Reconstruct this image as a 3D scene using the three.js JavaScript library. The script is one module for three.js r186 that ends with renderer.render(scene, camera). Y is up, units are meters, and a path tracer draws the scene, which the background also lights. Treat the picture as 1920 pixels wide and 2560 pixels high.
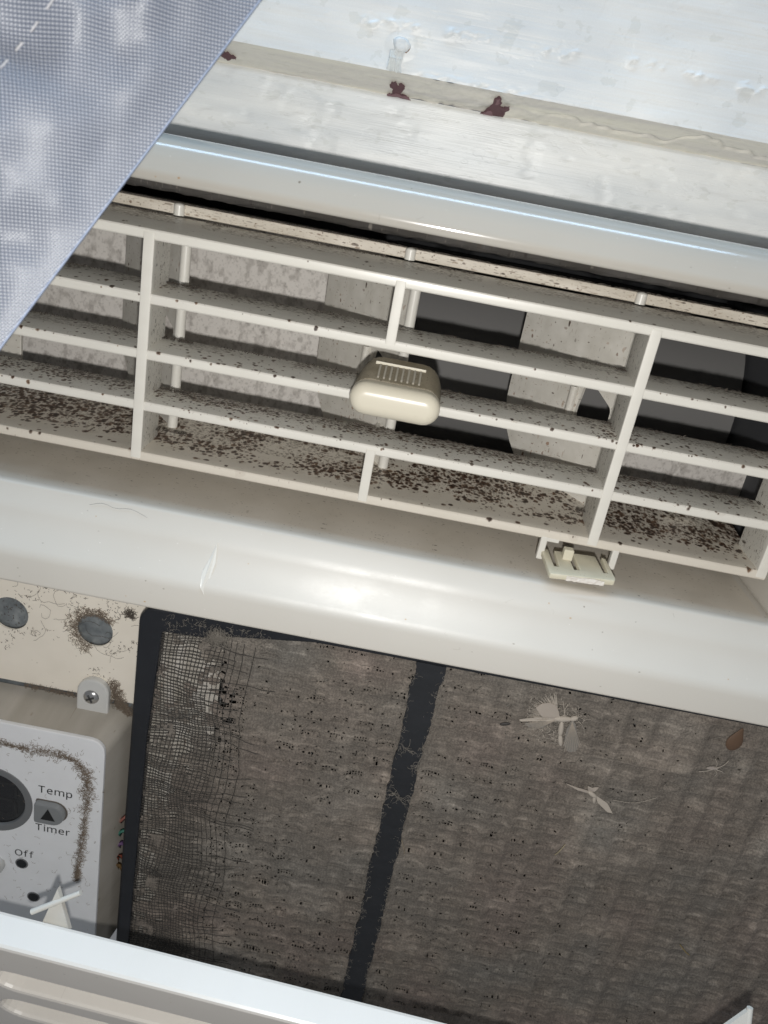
import * as THREE from 'three';
import { RoundedBoxGeometry } from 'three/addons/geometries/RoundedBoxGeometry.js';
import { mergeGeometries, toCreasedNormals } from 'three/addons/utils/BufferGeometryUtils.js';
import { FontLoader } from 'three/addons/loaders/FontLoader.js';
import { TextGeometry } from 'three/addons/geometries/TextGeometry.js';
import { RectAreaLightUniformsLib } from 'three/addons/lights/RectAreaLightUniformsLib.js';

/* ---------- camera, light, exposure ---------- */
const scene = new THREE.Scene();
scene.background = new THREE.Color().setRGB(0.165, 0.17, 0.18);
const PITCH = THREE.MathUtils.degToRad(22.2), ROLL = THREE.MathUtils.degToRad(10.9);
const FWD = new THREE.Vector3(0, -Math.sin(PITCH), -Math.cos(PITCH));
const FLAT = new THREE.Vector3(0, Math.cos(PITCH), -Math.sin(PITCH));
const CUP = new THREE.Vector3(-Math.sin(ROLL), 0, 0).addScaledVector(FLAT, Math.cos(ROLL));
const CRIGHT = new THREE.Vector3(Math.cos(ROLL), 0, 0).addScaledVector(FLAT, Math.sin(ROLL));
const EYE = FWD.clone().multiplyScalar(-0.32);
const camera = new THREE.PerspectiveCamera(2 * Math.atan(1280 / 2000) * 180 / Math.PI, 0.75, 0.01, 20);
camera.position.copy(EYE);
camera.up.copy(CUP);
camera.lookAt(EYE.clone().add(FWD));
camera.focus = 0.345;
camera.userData.fStop = 20;

RectAreaLightUniformsLib.init();
// the phone's flash: a small lamp 22 mm below the lens
const FLASH = EYE.clone().addScaledVector(CUP, -0.022).addScaledVector(CRIGHT, 0.002);
const flash = new THREE.PointLight(new THREE.Color().setRGB(1, 0.98, 0.945), 0.278, 0, 2);
flash.position.copy(FLASH);
flash.castShadow = true; flash.shadow.radius = 0.16; flash.shadow.mapSize.set(2048, 2048); flash.shadow.camera.near = 0.01;
flash.shadow.bias = -0.0005;
scene.add(flash);
// daylight from a window high above the unit
const WIN = { x: -0.36, y: 1.0, z: 0.1, w: 1.5, h: 0.12 };
const day = new THREE.RectAreaLight(new THREE.Color().setRGB(0.48, 0.73, 1), 15, WIN.w, WIN.h);
day.position.set(WIN.x, WIN.y - 0.012, WIN.z);
day.lookAt(WIN.x, 0, WIN.z - 0.12);
scene.add(day);

const renderer = new THREE.WebGLRenderer({ antialias: true });
renderer.setSize(768, 1024);
renderer.toneMapping = THREE.LinearToneMapping;
renderer.toneMappingExposure = 1;
renderer.shadowMap.enabled = true;

/* ---------- helpers (all shapes are written in millimetres) ---------- */
let seed = 12345;
const setSeed = (s) => { seed = s >>> 0; };
function rnd() { seed = (seed + 0x6D2B79F5) >>> 0; let t = seed; t = Math.imul(t ^ (t >>> 15), t | 1); t ^= t + Math.imul(t ^ (t >>> 7), t | 61); return ((t ^ (t >>> 14)) >>> 0) / 4294967296; }
const rr = (a, b) => a + (b - a) * rnd();
const clamp = (v, a = 0, b = 1) => Math.min(b, Math.max(a, v));
const sstep = (a, b, v) => { const t = clamp((v - a) / (b - a)); return t * t * (3 - 2 * t); };
const hash = (x, y) => { let h = Math.imul(x | 0, 374761393) + Math.imul(y | 0, 668265263); h = Math.imul(h ^ (h >>> 13), 1274126177); return ((h ^ (h >>> 16)) >>> 0) / 4294967296; };
function vnoise(x, y) { const i = Math.floor(x), j = Math.floor(y), a = x - i, b = y - j, s = a * a * (3 - 2 * a), t = b * b * (3 - 2 * b); return (hash(i, j) * (1 - s) + hash(i + 1, j) * s) * (1 - t) + (hash(i, j + 1) * (1 - s) + hash(i + 1, j + 1) * s) * t; }
function fbm(x, y, o = 4) { let v = 0, a = 0.5; for (let k = 0; k < o; k++) { v += a * vnoise(x, y); x = x * 2.03 + 17; y = y * 2.03 + 31; a *= 0.5; } return v / (1 - Math.pow(0.5, o)); }

const used = {};
function numbered(name) { used[name] = (used[name] ?? -1) + 1; return used[name] ? `${name}_${String(used[name]).padStart(3, '0')}` : name; }
function thing(name, at, label, category, group) {
  const o = new THREE.Group(); o.name = numbered(name); o.position.set(at[0] / 1000, at[1] / 1000, at[2] / 1000);
  o.userData = { label, category }; if (group) o.userData.group = group;
  scene.add(o); return o;
}
function holder(name, parent) { const o = new THREE.Group(); o.name = name; parent.add(o); return o; }
// geometry in world millimetres -> mesh under parent (whose only transforms are its top-level place)
function part(name, geo, mat, parent, label) {
  let g = geo; if (Array.isArray(g)) g = merge(g);
  let top = parent; while (top.parent && top.parent !== scene) top = top.parent;
  const p = top.position; g = g.clone(); g.scale(0.001, 0.001, 0.001);
  if (!top.userData.localFrame) g.translate(-p.x, -p.y, -p.z);
  let base = parent; if (base.isMesh) base = parent;
  const m = new THREE.Mesh(g, mat); m.name = name; m.castShadow = m.receiveShadow = true;
  if (label) m.userData.label = label;
  parent.add(m); return m;
}
function merge(list) {
  return mergeGeometries(list.map((g) => { let q = g.index ? g.toNonIndexed() : g; q = q.clone(); for (const k of Object.keys(q.attributes)) if (!['position', 'normal', 'uv'].includes(k)) q.deleteAttribute(k); q.morphAttributes = {}; if (!q.attributes.uv) q.setAttribute('uv', new THREE.BufferAttribute(new Float32Array(q.attributes.position.count * 2), 2)); return q; }), false);
}
function bx(x0, x1, y0, y1, z0, z1, r = 0) {
  const w = x1 - x0, h = y1 - y0, d = z1 - z0;
  const g = r > 0 ? new RoundedBoxGeometry(w, h, d, 2, Math.min(r, w / 2.01, h / 2.01, d / 2.01)) : new THREE.BoxGeometry(w, h, d);
  g.translate((x0 + x1) / 2, (y0 + y1) / 2, (z0 + z1) / 2); return g;
}
function cyl(r, p, q, seg = 16, r2 = r) {
  const a = new THREE.Vector3(...p), b = new THREE.Vector3(...q), d = b.clone().sub(a);
  const g = new THREE.CylinderGeometry(r2, r, d.length(), seg);
  g.applyQuaternion(new THREE.Quaternion().setFromUnitVectors(new THREE.Vector3(0, 1, 0), d.clone().normalize()));
  g.translate(...a.add(b).multiplyScalar(0.5).toArray()); return g;
}
// a corner-rounded outline from points [a, b, r]
function roundPoly(pts, closed = true, n = 5) {
  const out = [];
  pts.forEach((p, i) => {
    const r = p[2] || 0, a = pts[(i + pts.length - 1) % pts.length], b = pts[(i + 1) % pts.length];
    if (!r || (!closed && (i === 0 || i === pts.length - 1))) { out.push([p[0], p[1]]); return; }
    const ua = [a[0] - p[0], a[1] - p[1]], ub = [b[0] - p[0], b[1] - p[1]], la = Math.hypot(...ua), lb = Math.hypot(...ub);
    const t = Math.min(r, la * 0.49, lb * 0.49);
    for (let k = 0; k <= n; k++) { const s = k / n, A = (1 - s) * (1 - s), B = s * s, c = 2 * s * (1 - s); out.push([A * (p[0] + ua[0] / la * t) + c * p[0] + B * (p[0] + ub[0] / lb * t), A * (p[1] + ua[1] / la * t) + c * p[1] + B * (p[1] + ub[1] / lb * t)]); }
  });
  return out;
}
// a closed outline [z, y] swept along x, its ends capped
function sweepX(prof, x0, x1, { nx = 1, crease = 0.6, bend = null, caps = true } = {}) {
  const n = prof.length, len = [0]; for (let i = 0; i < n; i++) { const a = prof[i], b = prof[(i + 1) % n]; len.push(len[i] + Math.hypot(a[0] - b[0], a[1] - b[1])); }
  const P = [], UV = [], at = (x, p) => { const q = bend ? bend(x, p) : p; return [x, q[1], q[0]]; };
  for (let k = 0; k < nx; k++) {
    const xa = x0 + (x1 - x0) * k / nx, xb = x0 + (x1 - x0) * (k + 1) / nx, ua = k / nx, ub = (k + 1) / nx;
    for (let i = 0; i < n; i++) {
      const a = prof[i], b = prof[(i + 1) % n], va = len[i] / len[n], vb = len[i + 1] / len[n];
      const A = at(xa, a), B = at(xa, b), Cc = at(xb, b), Dd = at(xb, a);
      P.push(...A, ...Dd, ...Cc, ...A, ...Cc, ...B); UV.push(ua, va, ub, va, ub, vb, ua, va, ub, vb, ua, vb);
    }
  }
  if (caps) {
    const v2 = prof.map((p) => new THREE.Vector2(p[0], p[1])), tris = THREE.ShapeUtils.triangulateShape(v2, []);
    for (const [i, j, k] of tris) { P.push(...at(x0, prof[i]), ...at(x0, prof[j]), ...at(x0, prof[k]), ...at(x1, prof[i]), ...at(x1, prof[k]), ...at(x1, prof[j])); for (let q = 0; q < 6; q++) UV.push(0.01, 0.03); }
  }
  let area = 0; for (let i = 0; i < n; i++) { const a = prof[i], b = prof[(i + 1) % n]; area += a[0] * b[1] - b[0] * a[1]; }
  if (area < 0) { /* flip so that faces look outward */ for (let i = 0; i < P.length; i += 9) for (let c = 0; c < 3; c++) { const t = P[i + 3 + c]; P[i + 3 + c] = P[i + 6 + c]; P[i + 6 + c] = t; } for (let i = 0; i < UV.length; i += 6) for (let c = 0; c < 2; c++) { const t = UV[i + 2 + c]; UV[i + 2 + c] = UV[i + 4 + c]; UV[i + 4 + c] = t; } }
  const g = new THREE.BufferGeometry();
  g.setAttribute('position', new THREE.Float32BufferAttribute(P, 3)); g.setAttribute('uv', new THREE.Float32BufferAttribute(UV, 2));
  g.computeVertexNormals(); return toCreasedNormals(g, crease);
}
// outline [x, y] given a thickness from z0 to z1, with optional holes and bevel
function slab(pts, z0, z1, holes = [], bevel = 0) {
  const s = new THREE.Shape(pts.map((p) => new THREE.Vector2(p[0], p[1])));
  for (const h of holes) s.holes.push(new THREE.Path(h.map((p) => new THREE.Vector2(p[0], p[1]))));
  const g = new THREE.ExtrudeGeometry(s, { depth: z1 - z0 - 2 * bevel, bevelEnabled: bevel > 0, bevelThickness: bevel, bevelSize: bevel, bevelOffset: -bevel, bevelSegments: 2, steps: 1 });
  g.translate(0, 0, z0 + bevel); return g;
}
const circle = (cx, cy, r, n = 36) => Array.from({ length: n }, (_, i) => [cx + r * Math.cos(i / n * Math.PI * 2), cy + r * Math.sin(i / n * Math.PI * 2)]);
// scales uv by real position: u, v in millimetres / size
function planarUV(g, size, au = 0, av = 1) {
  const p = g.attributes.position, uv = new Float32Array(p.count * 2);
  for (let i = 0; i < p.count; i++) { uv[2 * i] = p.array[3 * i + au] / size[0]; uv[2 * i + 1] = p.array[3 * i + av] / size[1]; }
  g.setAttribute('uv', new THREE.BufferAttribute(uv, 2)); return g;
}
// a bent thin fibre: a three-sided tube through points
function fibre(pts, r) {
  const c = new THREE.CatmullRomCurve3(pts.map((p) => new THREE.Vector3(...p)));
  return new THREE.TubeGeometry(c, Math.max(3, pts.length * 2), r, 3, false);
}
class Fuzz { // many curly fibres as one mesh
  constructor() { this.P = []; this.N = []; }
  strand(pts, r) {
    for (let i = 0; i + 1 < pts.length; i++) {
      const a = new THREE.Vector3(...pts[i]), b = new THREE.Vector3(...pts[i + 1]), d = b.clone().sub(a).normalize();
      const u = new THREE.Vector3(0.3, 0.2, 0.9).cross(d).normalize(), v = d.clone().cross(u), ring = (c, k) => { const t = k * 2.0944; return c.clone().addScaledVector(u, r * Math.cos(t)).addScaledVector(v, r * Math.sin(t)); };
      for (let k = 0; k < 3; k++) { const q = [ring(a, k), ring(a, k + 1), ring(b, k + 1), ring(b, k)]; for (const j of [0, 1, 2, 0, 2, 3]) this.P.push(q[j].x, q[j].y, q[j].z); }
    }
  }
  curl(x, y, z, L, r, lift = 0.5, n = 5) {
    let a = rr(0, 6.28), w = rr(-0.9, 0.9); const pts = [];
    for (let k = 0; k <= n; k++) { pts.push([x, y, z + lift * Math.sin(Math.PI * k / n) * rnd()]); a += w + rr(-0.5, 0.5); x += Math.cos(a) * L / n; y += Math.sin(a) * L / n; }
    this.strand(pts, r);
  }
  geo() { const g = new THREE.BufferGeometry(); g.setAttribute('position', new THREE.Float32BufferAttribute(this.P, 3)); g.computeVertexNormals(); g.setAttribute('uv', new THREE.BufferAttribute(new Float32Array(this.P.length / 3 * 2), 2)); return g; }
}

/* ---------- textures ---------- */
function canvasTex(w, h, draw, { srgb = true, repeat } = {}) {
  const c = document.createElement('canvas'); c.width = w; c.height = h; const x = c.getContext('2d'); draw(x, w, h);
  const t = new THREE.CanvasTexture(c); if (srgb) t.colorSpace = THREE.SRGBColorSpace; t.magFilter = THREE.LinearFilter;
  if (repeat) { t.wrapS = t.wrapT = THREE.RepeatWrapping; t.repeat.set(...repeat); } else t.wrapS = t.wrapT = THREE.ClampToEdgeWrapping;
  return t;
}
function dataTex(w, h, fn, { srgb = true, wrap = false } = {}) {
  const d = new Uint8Array(w * h * 4), o = [0, 0, 0, 255];
  for (let j = 0; j < h; j++) for (let i = 0; i < w; i++) { o[3] = 255; fn(i / w, j / h, o, i, j); const k = (j * w + i) * 4; for (let c = 0; c < 4; c++) d[k + c] = clamp(o[c], 0, 255); }
  const t = new THREE.DataTexture(d, w, h); if (srgb) t.colorSpace = THREE.SRGBColorSpace; t.magFilter = THREE.LinearFilter; t.minFilter = THREE.LinearMipmapLinearFilter; t.generateMipmaps = true;
  t.wrapS = t.wrapT = wrap ? THREE.RepeatWrapping : THREE.ClampToEdgeWrapping; t.needsUpdate = true; return t;
}
const rgb = (c, a = 1) => `rgba(${c[0] | 0},${c[1] | 0},${c[2] | 0},${a})`;
function blot(x, cx, cy, rx, ry, col, a) { // an uneven mould spot
  x.fillStyle = rgb(col, a); x.beginPath(); const n = 9, ph = rnd() * 6.28;
  for (let k = 0; k <= n; k++) { const t = k / n * 6.2832 + ph, q = 0.65 + 0.5 * hash(k % n, (cx * 13 + cy * 7) | 0); const px = cx + Math.cos(t) * rx * q, py = cy + Math.sin(t) * ry * q; k ? x.lineTo(px, py) : x.moveTo(px, py); }
  x.fill();
}
const CREAM = [218, 215, 206];
function baseFill(x, w, h, col, amt, sx, sy, off = 0) { // base colour with a faint mottle
  const im = x.createImageData(w, h);
  for (let j = 0; j < h; j++) for (let i = 0; i < w; i++) { const v = (fbm(i / sx + off, j / sy, 3) - 0.5) * amt + (hash(i, j + off) - 0.5) * amt * 0.15, k = (j * w + i) * 4; im.data[k] = col[0] + v; im.data[k + 1] = col[1] + v * 1.02; im.data[k + 2] = col[2] + v * 1.1; im.data[k + 3] = 255; }
  x.putImageData(im, 0, 0);
}
// slat texture: profile runs front face, top, back, underside; mould where density says
function slatTex(W, H, s, dens, perim, topFrom, topTo, big = 1) {
  setSeed(s);
  return canvasTex(W, H, (x, w, h) => {
    baseFill(x, w, h, s > 125 ? [211, 204, 191] : CREAM, 9, 90, 14, s);
    const y2 = (mm) => h - mm / perim * h, px = w / 384, py = h / perim; // CanvasTexture flips: v = 0 is the bottom row
    const N = 30000;
    for (let k = 0; k < N; k++) {
      const u = rnd(), v = rnd(), p = dens(u * 384 - 230, v); if (rnd() > p) continue;
      const mm = topFrom + (topTo - topFrom) * v, r = (0.08 + Math.pow(rnd(), 5) * 0.62) * big, dark = rnd();
      const col = dark < 0.5 ? [40, 26, 18] : dark < 0.88 ? [66, 40, 25] : [108, 78, 54];
      blot(x, u * w, y2(mm), r * px * rr(0.8, 1.5), r * py * rr(0.9, 1.9), col, rr(0.55, 0.95)); if (r > 0.2) { blot(x, u * w, y2(mm), r * px * 1.5, r * py * 1.5, [96, 76, 60], 0.2); blot(x, u * w + rr(-2, 2), y2(mm) + rr(-1, 1), r * px * 0.55, r * py * 0.55, [30, 23, 19], 0.6); }
      if (rnd() < 0.06) blot(x, u * w, y2(mm), rr(5, 16), rr(2, 7), [126, 112, 96], 0.07);
    }
    for (let k = 0; k < 1500; k++) { const u = rnd(), v = rnd(); x.fillStyle = rgb([180, 172, 160], rr(0.2, 0.5)); x.fillRect(u * w, y2(topFrom + (topTo - topFrom) * v), rr(1, 4), 1); }
    // crisp grime at the rear edge
    for (let k = 0; k < 9000; k++) { const u = rnd(), v = 1 - Math.pow(rnd(), 1.8) * 0.5; if (fbm(u * 26 + s, 3, 3) < 0.36) continue; blot(x, u * w, y2(topFrom + (topTo - topFrom) * v), rr(1, 5), rr(0.8, 1.8), rnd() < 0.5 ? [70, 60, 50] : [104, 94, 82], rr(0.12, 0.5)); }
    for (let k = 0; k < 9; k++) { blot(x, rnd() * w, y2(rr(0.8, 3)), rr(0.6, 1.6), rr(0.5, 1), rnd() < 0.4 ? [176, 128, 84] : [120, 104, 86], rr(0.25, 0.7)); }
  });
}
function dirtyTex(W, H, s, n, base, cols, amt = 8, rmax = 5, streak = 1, from = 0) {
  setSeed(s);
  const t = canvasTex(W, H, (x, w, h) => { baseFill(x, w, h, base, amt, 60, 60, s); for (let k = 0; k < n; k++) blot(x, (from + (1 - from) * rnd()) * w, rnd() * h, rr(0.6, 1) * (1 + Math.pow(rnd(), 5) * rmax), rr(0.6, 1) * streak * (1 + Math.pow(rnd(), 5) * rmax), cols[(rnd() * cols.length) | 0], rr(0.25, 0.85)); }, { repeat: [1, 1] });
  t.wrapS = t.wrapT = THREE.MirroredRepeatWrapping; return t;
}
const fineBump = dataTex(256, 256, (u, v, o, i, j) => { const n = 128 + (hash(i, j) - 0.5) * 90 + (fbm(i / 9, j / 9, 2) - 0.5) * 110; o[0] = o[1] = o[2] = n; }, { srgb: false, wrap: true });

/* ---------- materials ---------- */
const std = (o) => new THREE.MeshStandardMaterial(o);
const lin = (r, g, b) => new THREE.Color().setRGB(r, g, b);
const plastic = std({ color: lin(0.68, 0.66, 0.605), roughness: 0.34 });
const bezelTex = (() => { setSeed(71); return canvasTex(2048, 1024, (x, w, h) => {
  baseFill(x, w, h, [206, 202, 194], 6, 160, 120, 5);
  for (let k = 0; k < 150; k++) blot(x, rnd() * w, rnd() * h, rr(0.8, 2.2), rr(0.8, 2.0), rnd() < 0.35 ? [176, 132, 84] : [120, 112, 100], rr(0.3, 0.85));
  for (let k = 0; k < 220; k++) { x.fillStyle = rgb([242, 240, 236], rr(0.3, 0.8)); x.fillRect(rnd() * w, rnd() * h, rr(1, 2), rr(1, 2)); }
  x.lineWidth = 1; for (let k = 0; k < 60; k++) { x.strokeStyle = rgb([160, 152, 142], rr(0.15, 0.5)); x.beginPath(); const a = rnd() * w, b = rnd() * h; x.moveTo(a, b); x.quadraticCurveTo(a + rr(-12, 12), b + rr(-8, 8), a + rr(-14, 14), b + rr(-10, 10)); x.stroke(); }
}, {}); })();
const bezelRough = (() => { setSeed(72); return canvasTex(1024, 512, (x, w, h) => { const im = x.createImageData(w, h); for (let j = 0; j < h; j++) for (let i = 0; i < w; i++) { const v = 235 + (fbm(i / 26, j / 18, 4) - 0.5) * 90 + (hash(i, j) - 0.5) * 26, k = (j * w + i) * 4; im.data[k] = im.data[k + 1] = im.data[k + 2] = clamp(v, 0, 255); im.data[k + 3] = 255; } x.putImageData(im, 0, 0);
  for (let k = 0; k < 90; k++) { x.strokeStyle = rgb([150, 150, 150], 0.5); x.beginPath(); const a = rnd() * w, b = rnd() * h; x.moveTo(a, b); x.lineTo(a + rr(-20, 20), b + rr(-8, 8)); x.stroke(); } }, { srgb: false }); })();
const bezelMat = std({ map: bezelTex, color: lin(0.93, 0.92, 0.905), roughness: 0.43, roughnessMap: bezelRough });
const caseMat = std({ map: bezelTex, color: lin(0.68, 0.675, 0.66), roughness: 0.13 });
const plasticDirty = std({ map: dirtyTex(1024, 1024, 9, 1500, CREAM, [[60, 48, 40], [96, 80, 66], [140, 126, 110]], 8, 4, 1.5), roughness: 0.5 });
const vaneMat = std({ map: dirtyTex(1024, 1024, 21, 1500, [204, 200, 191], [[92, 68, 54], [126, 104, 90], [60, 46, 38], [150, 120, 100], [168, 150, 134]], 24, 15, 1.2), roughness: 0.55 });
const railMat = std({ map: dirtyTex(2048, 64, 31, 1500, [200, 192, 178], [[52, 38, 29], [84, 60, 44], [140, 122, 102]], 34, 9), roughness: 0.6 });
const foamMat = std({ map: dataTex(1024, 512, (u, v, o, i, j) => { const a = fbm(i / 11, j / 15, 4), b = fbm(i / 3.4 + 40, j / 4.4, 2), d = sstep(0.44, 0.8, a) * 0.42 + sstep(0.56, 0.84, b) * 0.26; o[0] = 216 - 78 * d; o[1] = 211 - 79 * d; o[2] = 205 - 79 * d; }, { wrap: true }), roughness: 0.95, bumpMap: fineBump, bumpScale: 0.0003 });
const darkHousing = std({ color: lin(0.07, 0.072, 0.078), roughness: 0.7 });
const greyDust = std({ color: lin(0.19, 0.175, 0.155), roughness: 1 });
const brownDust = std({ color: lin(0.2, 0.158, 0.12), roughness: 1 });
const darkDust = std({ color: lin(0.1, 0.085, 0.07), roughness: 1 });

/* ---------- the wall of painted boards ---------- */
const paintTex = (s, base, warm) => dataTex(2048, 512, (u, v, o, i, j) => {
  const brush = (fbm(i / 260 + s, j / 5, 4) - 0.5) * 6, cloud = (fbm(i / 210 + s * 3, j / 90 + 9, 3) - 0.5) * 30, fine = (hash(i, j + s) - 0.5) * 5;
  const pl = fbm(i / 34 + s, j / 30, 4), chip = sstep(0.7, 0.74, pl) * 7, edge = Math.exp(-Math.pow((pl - 0.71) / 0.006, 2)) * 14 * sstep(0.5, 0.62, fbm(i / 90, j / 60 + 7, 2));
  o[0] = base[0] + brush + cloud * (warm ? 1 : 1.15) + fine - chip - edge; o[1] = base[1] + brush + cloud + fine - chip - edge; o[2] = base[2] + brush * 0.9 + cloud * (warm ? 0.6 : 0.8) + fine - chip * 1.2 - edge;
});
const paintBump = dataTex(1024, 512, (u, v, o, i, j) => { const pl = fbm(i / 17 + 4, j / 30, 4); o[0] = o[1] = o[2] = 128 + (fbm(i / 120, j / 4, 3) - 0.5) * 90 - sstep(0.66, 0.69, pl) * 55 + (hash(i, j) - 0.5) * 12; }, { srgb: false });
const boardA = std({ map: paintTex(3, [222, 223, 221], false), roughness: 0.42, bumpMap: paintBump, bumpScale: 0.0002 });
const boardB = std({ map: paintTex(11, [223, 225, 224], false), roughness: 0.42, bumpMap: paintBump, bumpScale: 0.0002 });
const creamPaint = std({ map: paintTex(29, [212, 206, 194], true), roughness: 0.38, bumpMap: fineBump, bumpScale: 0.0001 });
const wall = thing('wall', [0, 111, -92], 'painted white wooden boards with chipped edges behind the top of the air conditioner', 'wall');
wall.userData.kind = 'structure';
// a board face as a fine grid so that drips, ridges and lips are real relief
function relief(x0, x1, t0, t1, nx, nt, at, h, zn) {
  const g = new THREE.PlaneGeometry(1, 1, nx, nt), p = g.attributes.position, uv = g.attributes.uv;
  for (let i = 0; i < p.count; i++) { const u = p.getX(i) + 0.5, v = p.getY(i) + 0.5, x = x0 + (x1 - x0) * u, t = t0 + (t1 - t0) * v, [y, z] = at(t), d = h(x, t); p.setXYZ(i, x, y + d * zn[0], z + d * zn[1]); uv.setXY(i, u, v); }
  g.computeVertexNormals(); return g;
}
const XL = -150, XR = 210;
part('plank', [relief(XL, XR, 112, 153.2, 240, 80, (t) => [t, -72], (x, t) => (fbm(x / 30, t / 9, 3) - 0.5) * 0.9 - sstep(151.8, 153.2, t) * 1.2 + sstep(0.62, 0.66, fbm(x / 11 + 7, t / 9, 3)) * -0.3, [0, 1]), bx(XL, XR, 111, 152, -92, -74)], boardA, wall, 'lower painted board with flaking white paint');
const ridgeY = (x) => 177.5 + Math.sin(x / 40) * 1.2 - 0.00028 * (x - 60) * (x - 60) * 0.3;
const upperH = (x, t) => {
  let d = (fbm(x / 40 + 5, t / 7, 3) - 0.5) * 0.8;
  d += sstep(2.6, 0.4, Math.abs(t - ridgeY(x) - (fbm(x / 9, 2, 2) - 0.5) * 3)) * (0.1 + 1.0 * sstep(0.45, 0.8, fbm(x / 2.3 + 3, t / 1.5, 4))) * sstep(0.3, 0.6, fbm(x / 16 + 8, 4, 3));
  const nx = (x + 27.5) / 4, ny = (t - 169.5) / 3.4, q = nx * nx + ny * ny; d += q < 2.4 ? Math.sqrt(Math.max(0, 1 - q / 2.4)) * 0.5 : 0; // paint heaped round the nail
  d += sstep(2.6, 0.6, Math.abs(x + 28.5 + (fbm(t / 3, 1, 2) - 0.5) * 3)) * sstep(169, 166, t) * 1.2 * (0.5 + fbm(x / 2, t / 2, 2)); // the drip under it
  d += sstep(3.5, 0, t - 160.5) * sstep(-24, -15, x) * sstep(40, 10, x) * (fbm(x / 3.2, t / 1.1, 3) - 0.4) * 1.8;
  return d;
};
part('plank', [relief(XL, XR, 160.2, 250, 420, 150, (t) => [t, -60], upperH, [0, 1]), bx(XL, XR, 162, 250, -92, -62)], boardB, wall, 'upper painted board with a crumbly paint ridge and a painted nail head');
part('ledge', relief(XL, XR, 0, 1, 420, 24, (t) => [153 + 7.4 * t, -73.2 + 13.2 * t], (x, t) => (fbm(x / 6 + 3, t * 2.4, 3) - 0.5) * (0.6 + 1.6 * sstep(-34, -20, x) * sstep(60, 20, x)) - 1.1 * Math.exp(-Math.pow((t - 0.45 - (fbm(x / 14, 8, 3) - 0.5) * 0.9) / 0.035, 2)) * sstep(20, 50, x), [-0.87, 0.49]), creamPaint, wall, 'cream sloping underside between the boards with cracked paint');
const maroon = std({ color: lin(0.12, 0.05, 0.056), roughness: 0.55, bumpMap: fineBump, bumpScale: 0.0002 });
function chip(pts, mat = maroon) { // a patch where old maroon paint shows, lying on the ledge
  const rag = []; pts.forEach((p, i) => { const q = pts[(i + 1) % pts.length]; for (let k = 0; k < 4; k++) { const f = k / 4; rag.push([p[0] + (q[0] - p[0]) * f + rr(-0.35, 0.35), Math.max(0.05, p[1] + (q[1] - p[1]) * f + rr(-0.4, 0.4))]); } }); const s = slab(rag, 0, 0.25); const p = s.attributes.position;
  for (let i = 0; i < p.count; i++) { const x = p.getX(i), t = p.getY(i) / 10, n = p.getZ(i) + (mat === maroon ? 0.5 : 0.62); p.setXYZ(i, x, 153 + 7.4 * t - 0.87 * n, -73.2 + 13.2 * t + 0.49 * n); }
  s.computeVertexNormals(); part('paint_chip', s, mat, wall, 'patch of old maroon paint');
}
chip([[-100, 3], [-97.6, 2.2], [-94.8, 3], [-93.5, 3.6], [-94.6, 4.6], [-97.2, 5.2], [-99, 5.4], [-101, 5]]);
chip([[-31, 0.2], [-22.4, 0.2], [-23.6, 1.6], [-26, 2], [-24.6, 3.4], [-24.2, 5.6], [-26, 6.4], [-27, 5.2], [-28, 6.5], [-29.8, 6], [-30.2, 4], [-28.8, 3], [-29.4, 1.8]]);
chip([[8, 0.2], [17.4, 0.2], [17.6, 2.4], [19.4, 4], [18.6, 5], [16.6, 4.6], [15.2, 5], [15.2, 7.4], [13.6, 8.8], [12.2, 7.4], [11.6, 4.6], [9.8, 2.6]]);

const mauve = std({ color: lin(0.24, 0.13, 0.14), roughness: 0.6, bumpMap: fineBump, bumpScale: 0.0002 });
chip([[-31.6, 0.2], [-21, 0.2], [-22.6, 1.4], [-27, 1.6], [-30, 1.2]], mauve); chip([[8.4, 0.2], [13, 0.2], [12.6, 2], [11, 2.4], [10, 1.4]], mauve); chip([[12.8, 5.4], [14.4, 5.6], [14.2, 7.6], [13, 7.6]], mauve);
const nail = part('nail_head', (() => { const g = new THREE.SphereGeometry(1, 28, 14), p = g.attributes.position; for (let i = 0; i < p.count; i++) { const x = p.getX(i), y = p.getY(i), z = p.getZ(i), k = 1 + (fbm(x * 2 + 4, y * 2, 2) - 0.5) * 0.3; p.setXYZ(i, -27.6 + x * 3.5 * k, 169.6 + y * 2.9 * k, -59.3 + clamp(z, -1, 0.72) * 2.3); } g.computeVertexNormals(); return g; })(), boardB, wall, 'painted nail head');
part('rust_spot', (() => { const g = new THREE.SphereGeometry(1, 10, 8); g.scale(0.5, 1.3, 0.4); g.rotateZ(-0.6); g.translate(-24.9, 168.2, -58.9); return g; })(), std({ color: lin(0.2, 0.1, 0.04), roughness: 0.9 }), nail);
{ setSeed(88); const f = new Fuzz(); for (let k = 0; k < 26; k++) { const x = -29 + rr(-2.4, 2.4); f.strand([[x, 168 - rnd() * 2, -58.9], [x + rr(-0.8, 0.8), 164.5, -58.5 + rnd() * 0.4], [x + rr(-1.4, 1.4), 161 - rnd(), -59]], rr(0.3, 0.7)); } part('paint_drip', f.geo(), boardB, wall, 'wrinkled drip of cream paint under the nail'); }

wall.scale.setScalar(0.951); wall.position.set(0, 0.1115, -0.073); // the boards stand about 55 mm behind the grille

/* ---------- the air conditioner ---------- */
const ac = thing('air_conditioner', [0, -349, -40], 'cream plastic air conditioner with mouldy louvers and its front panel open', 'air conditioner');
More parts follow.
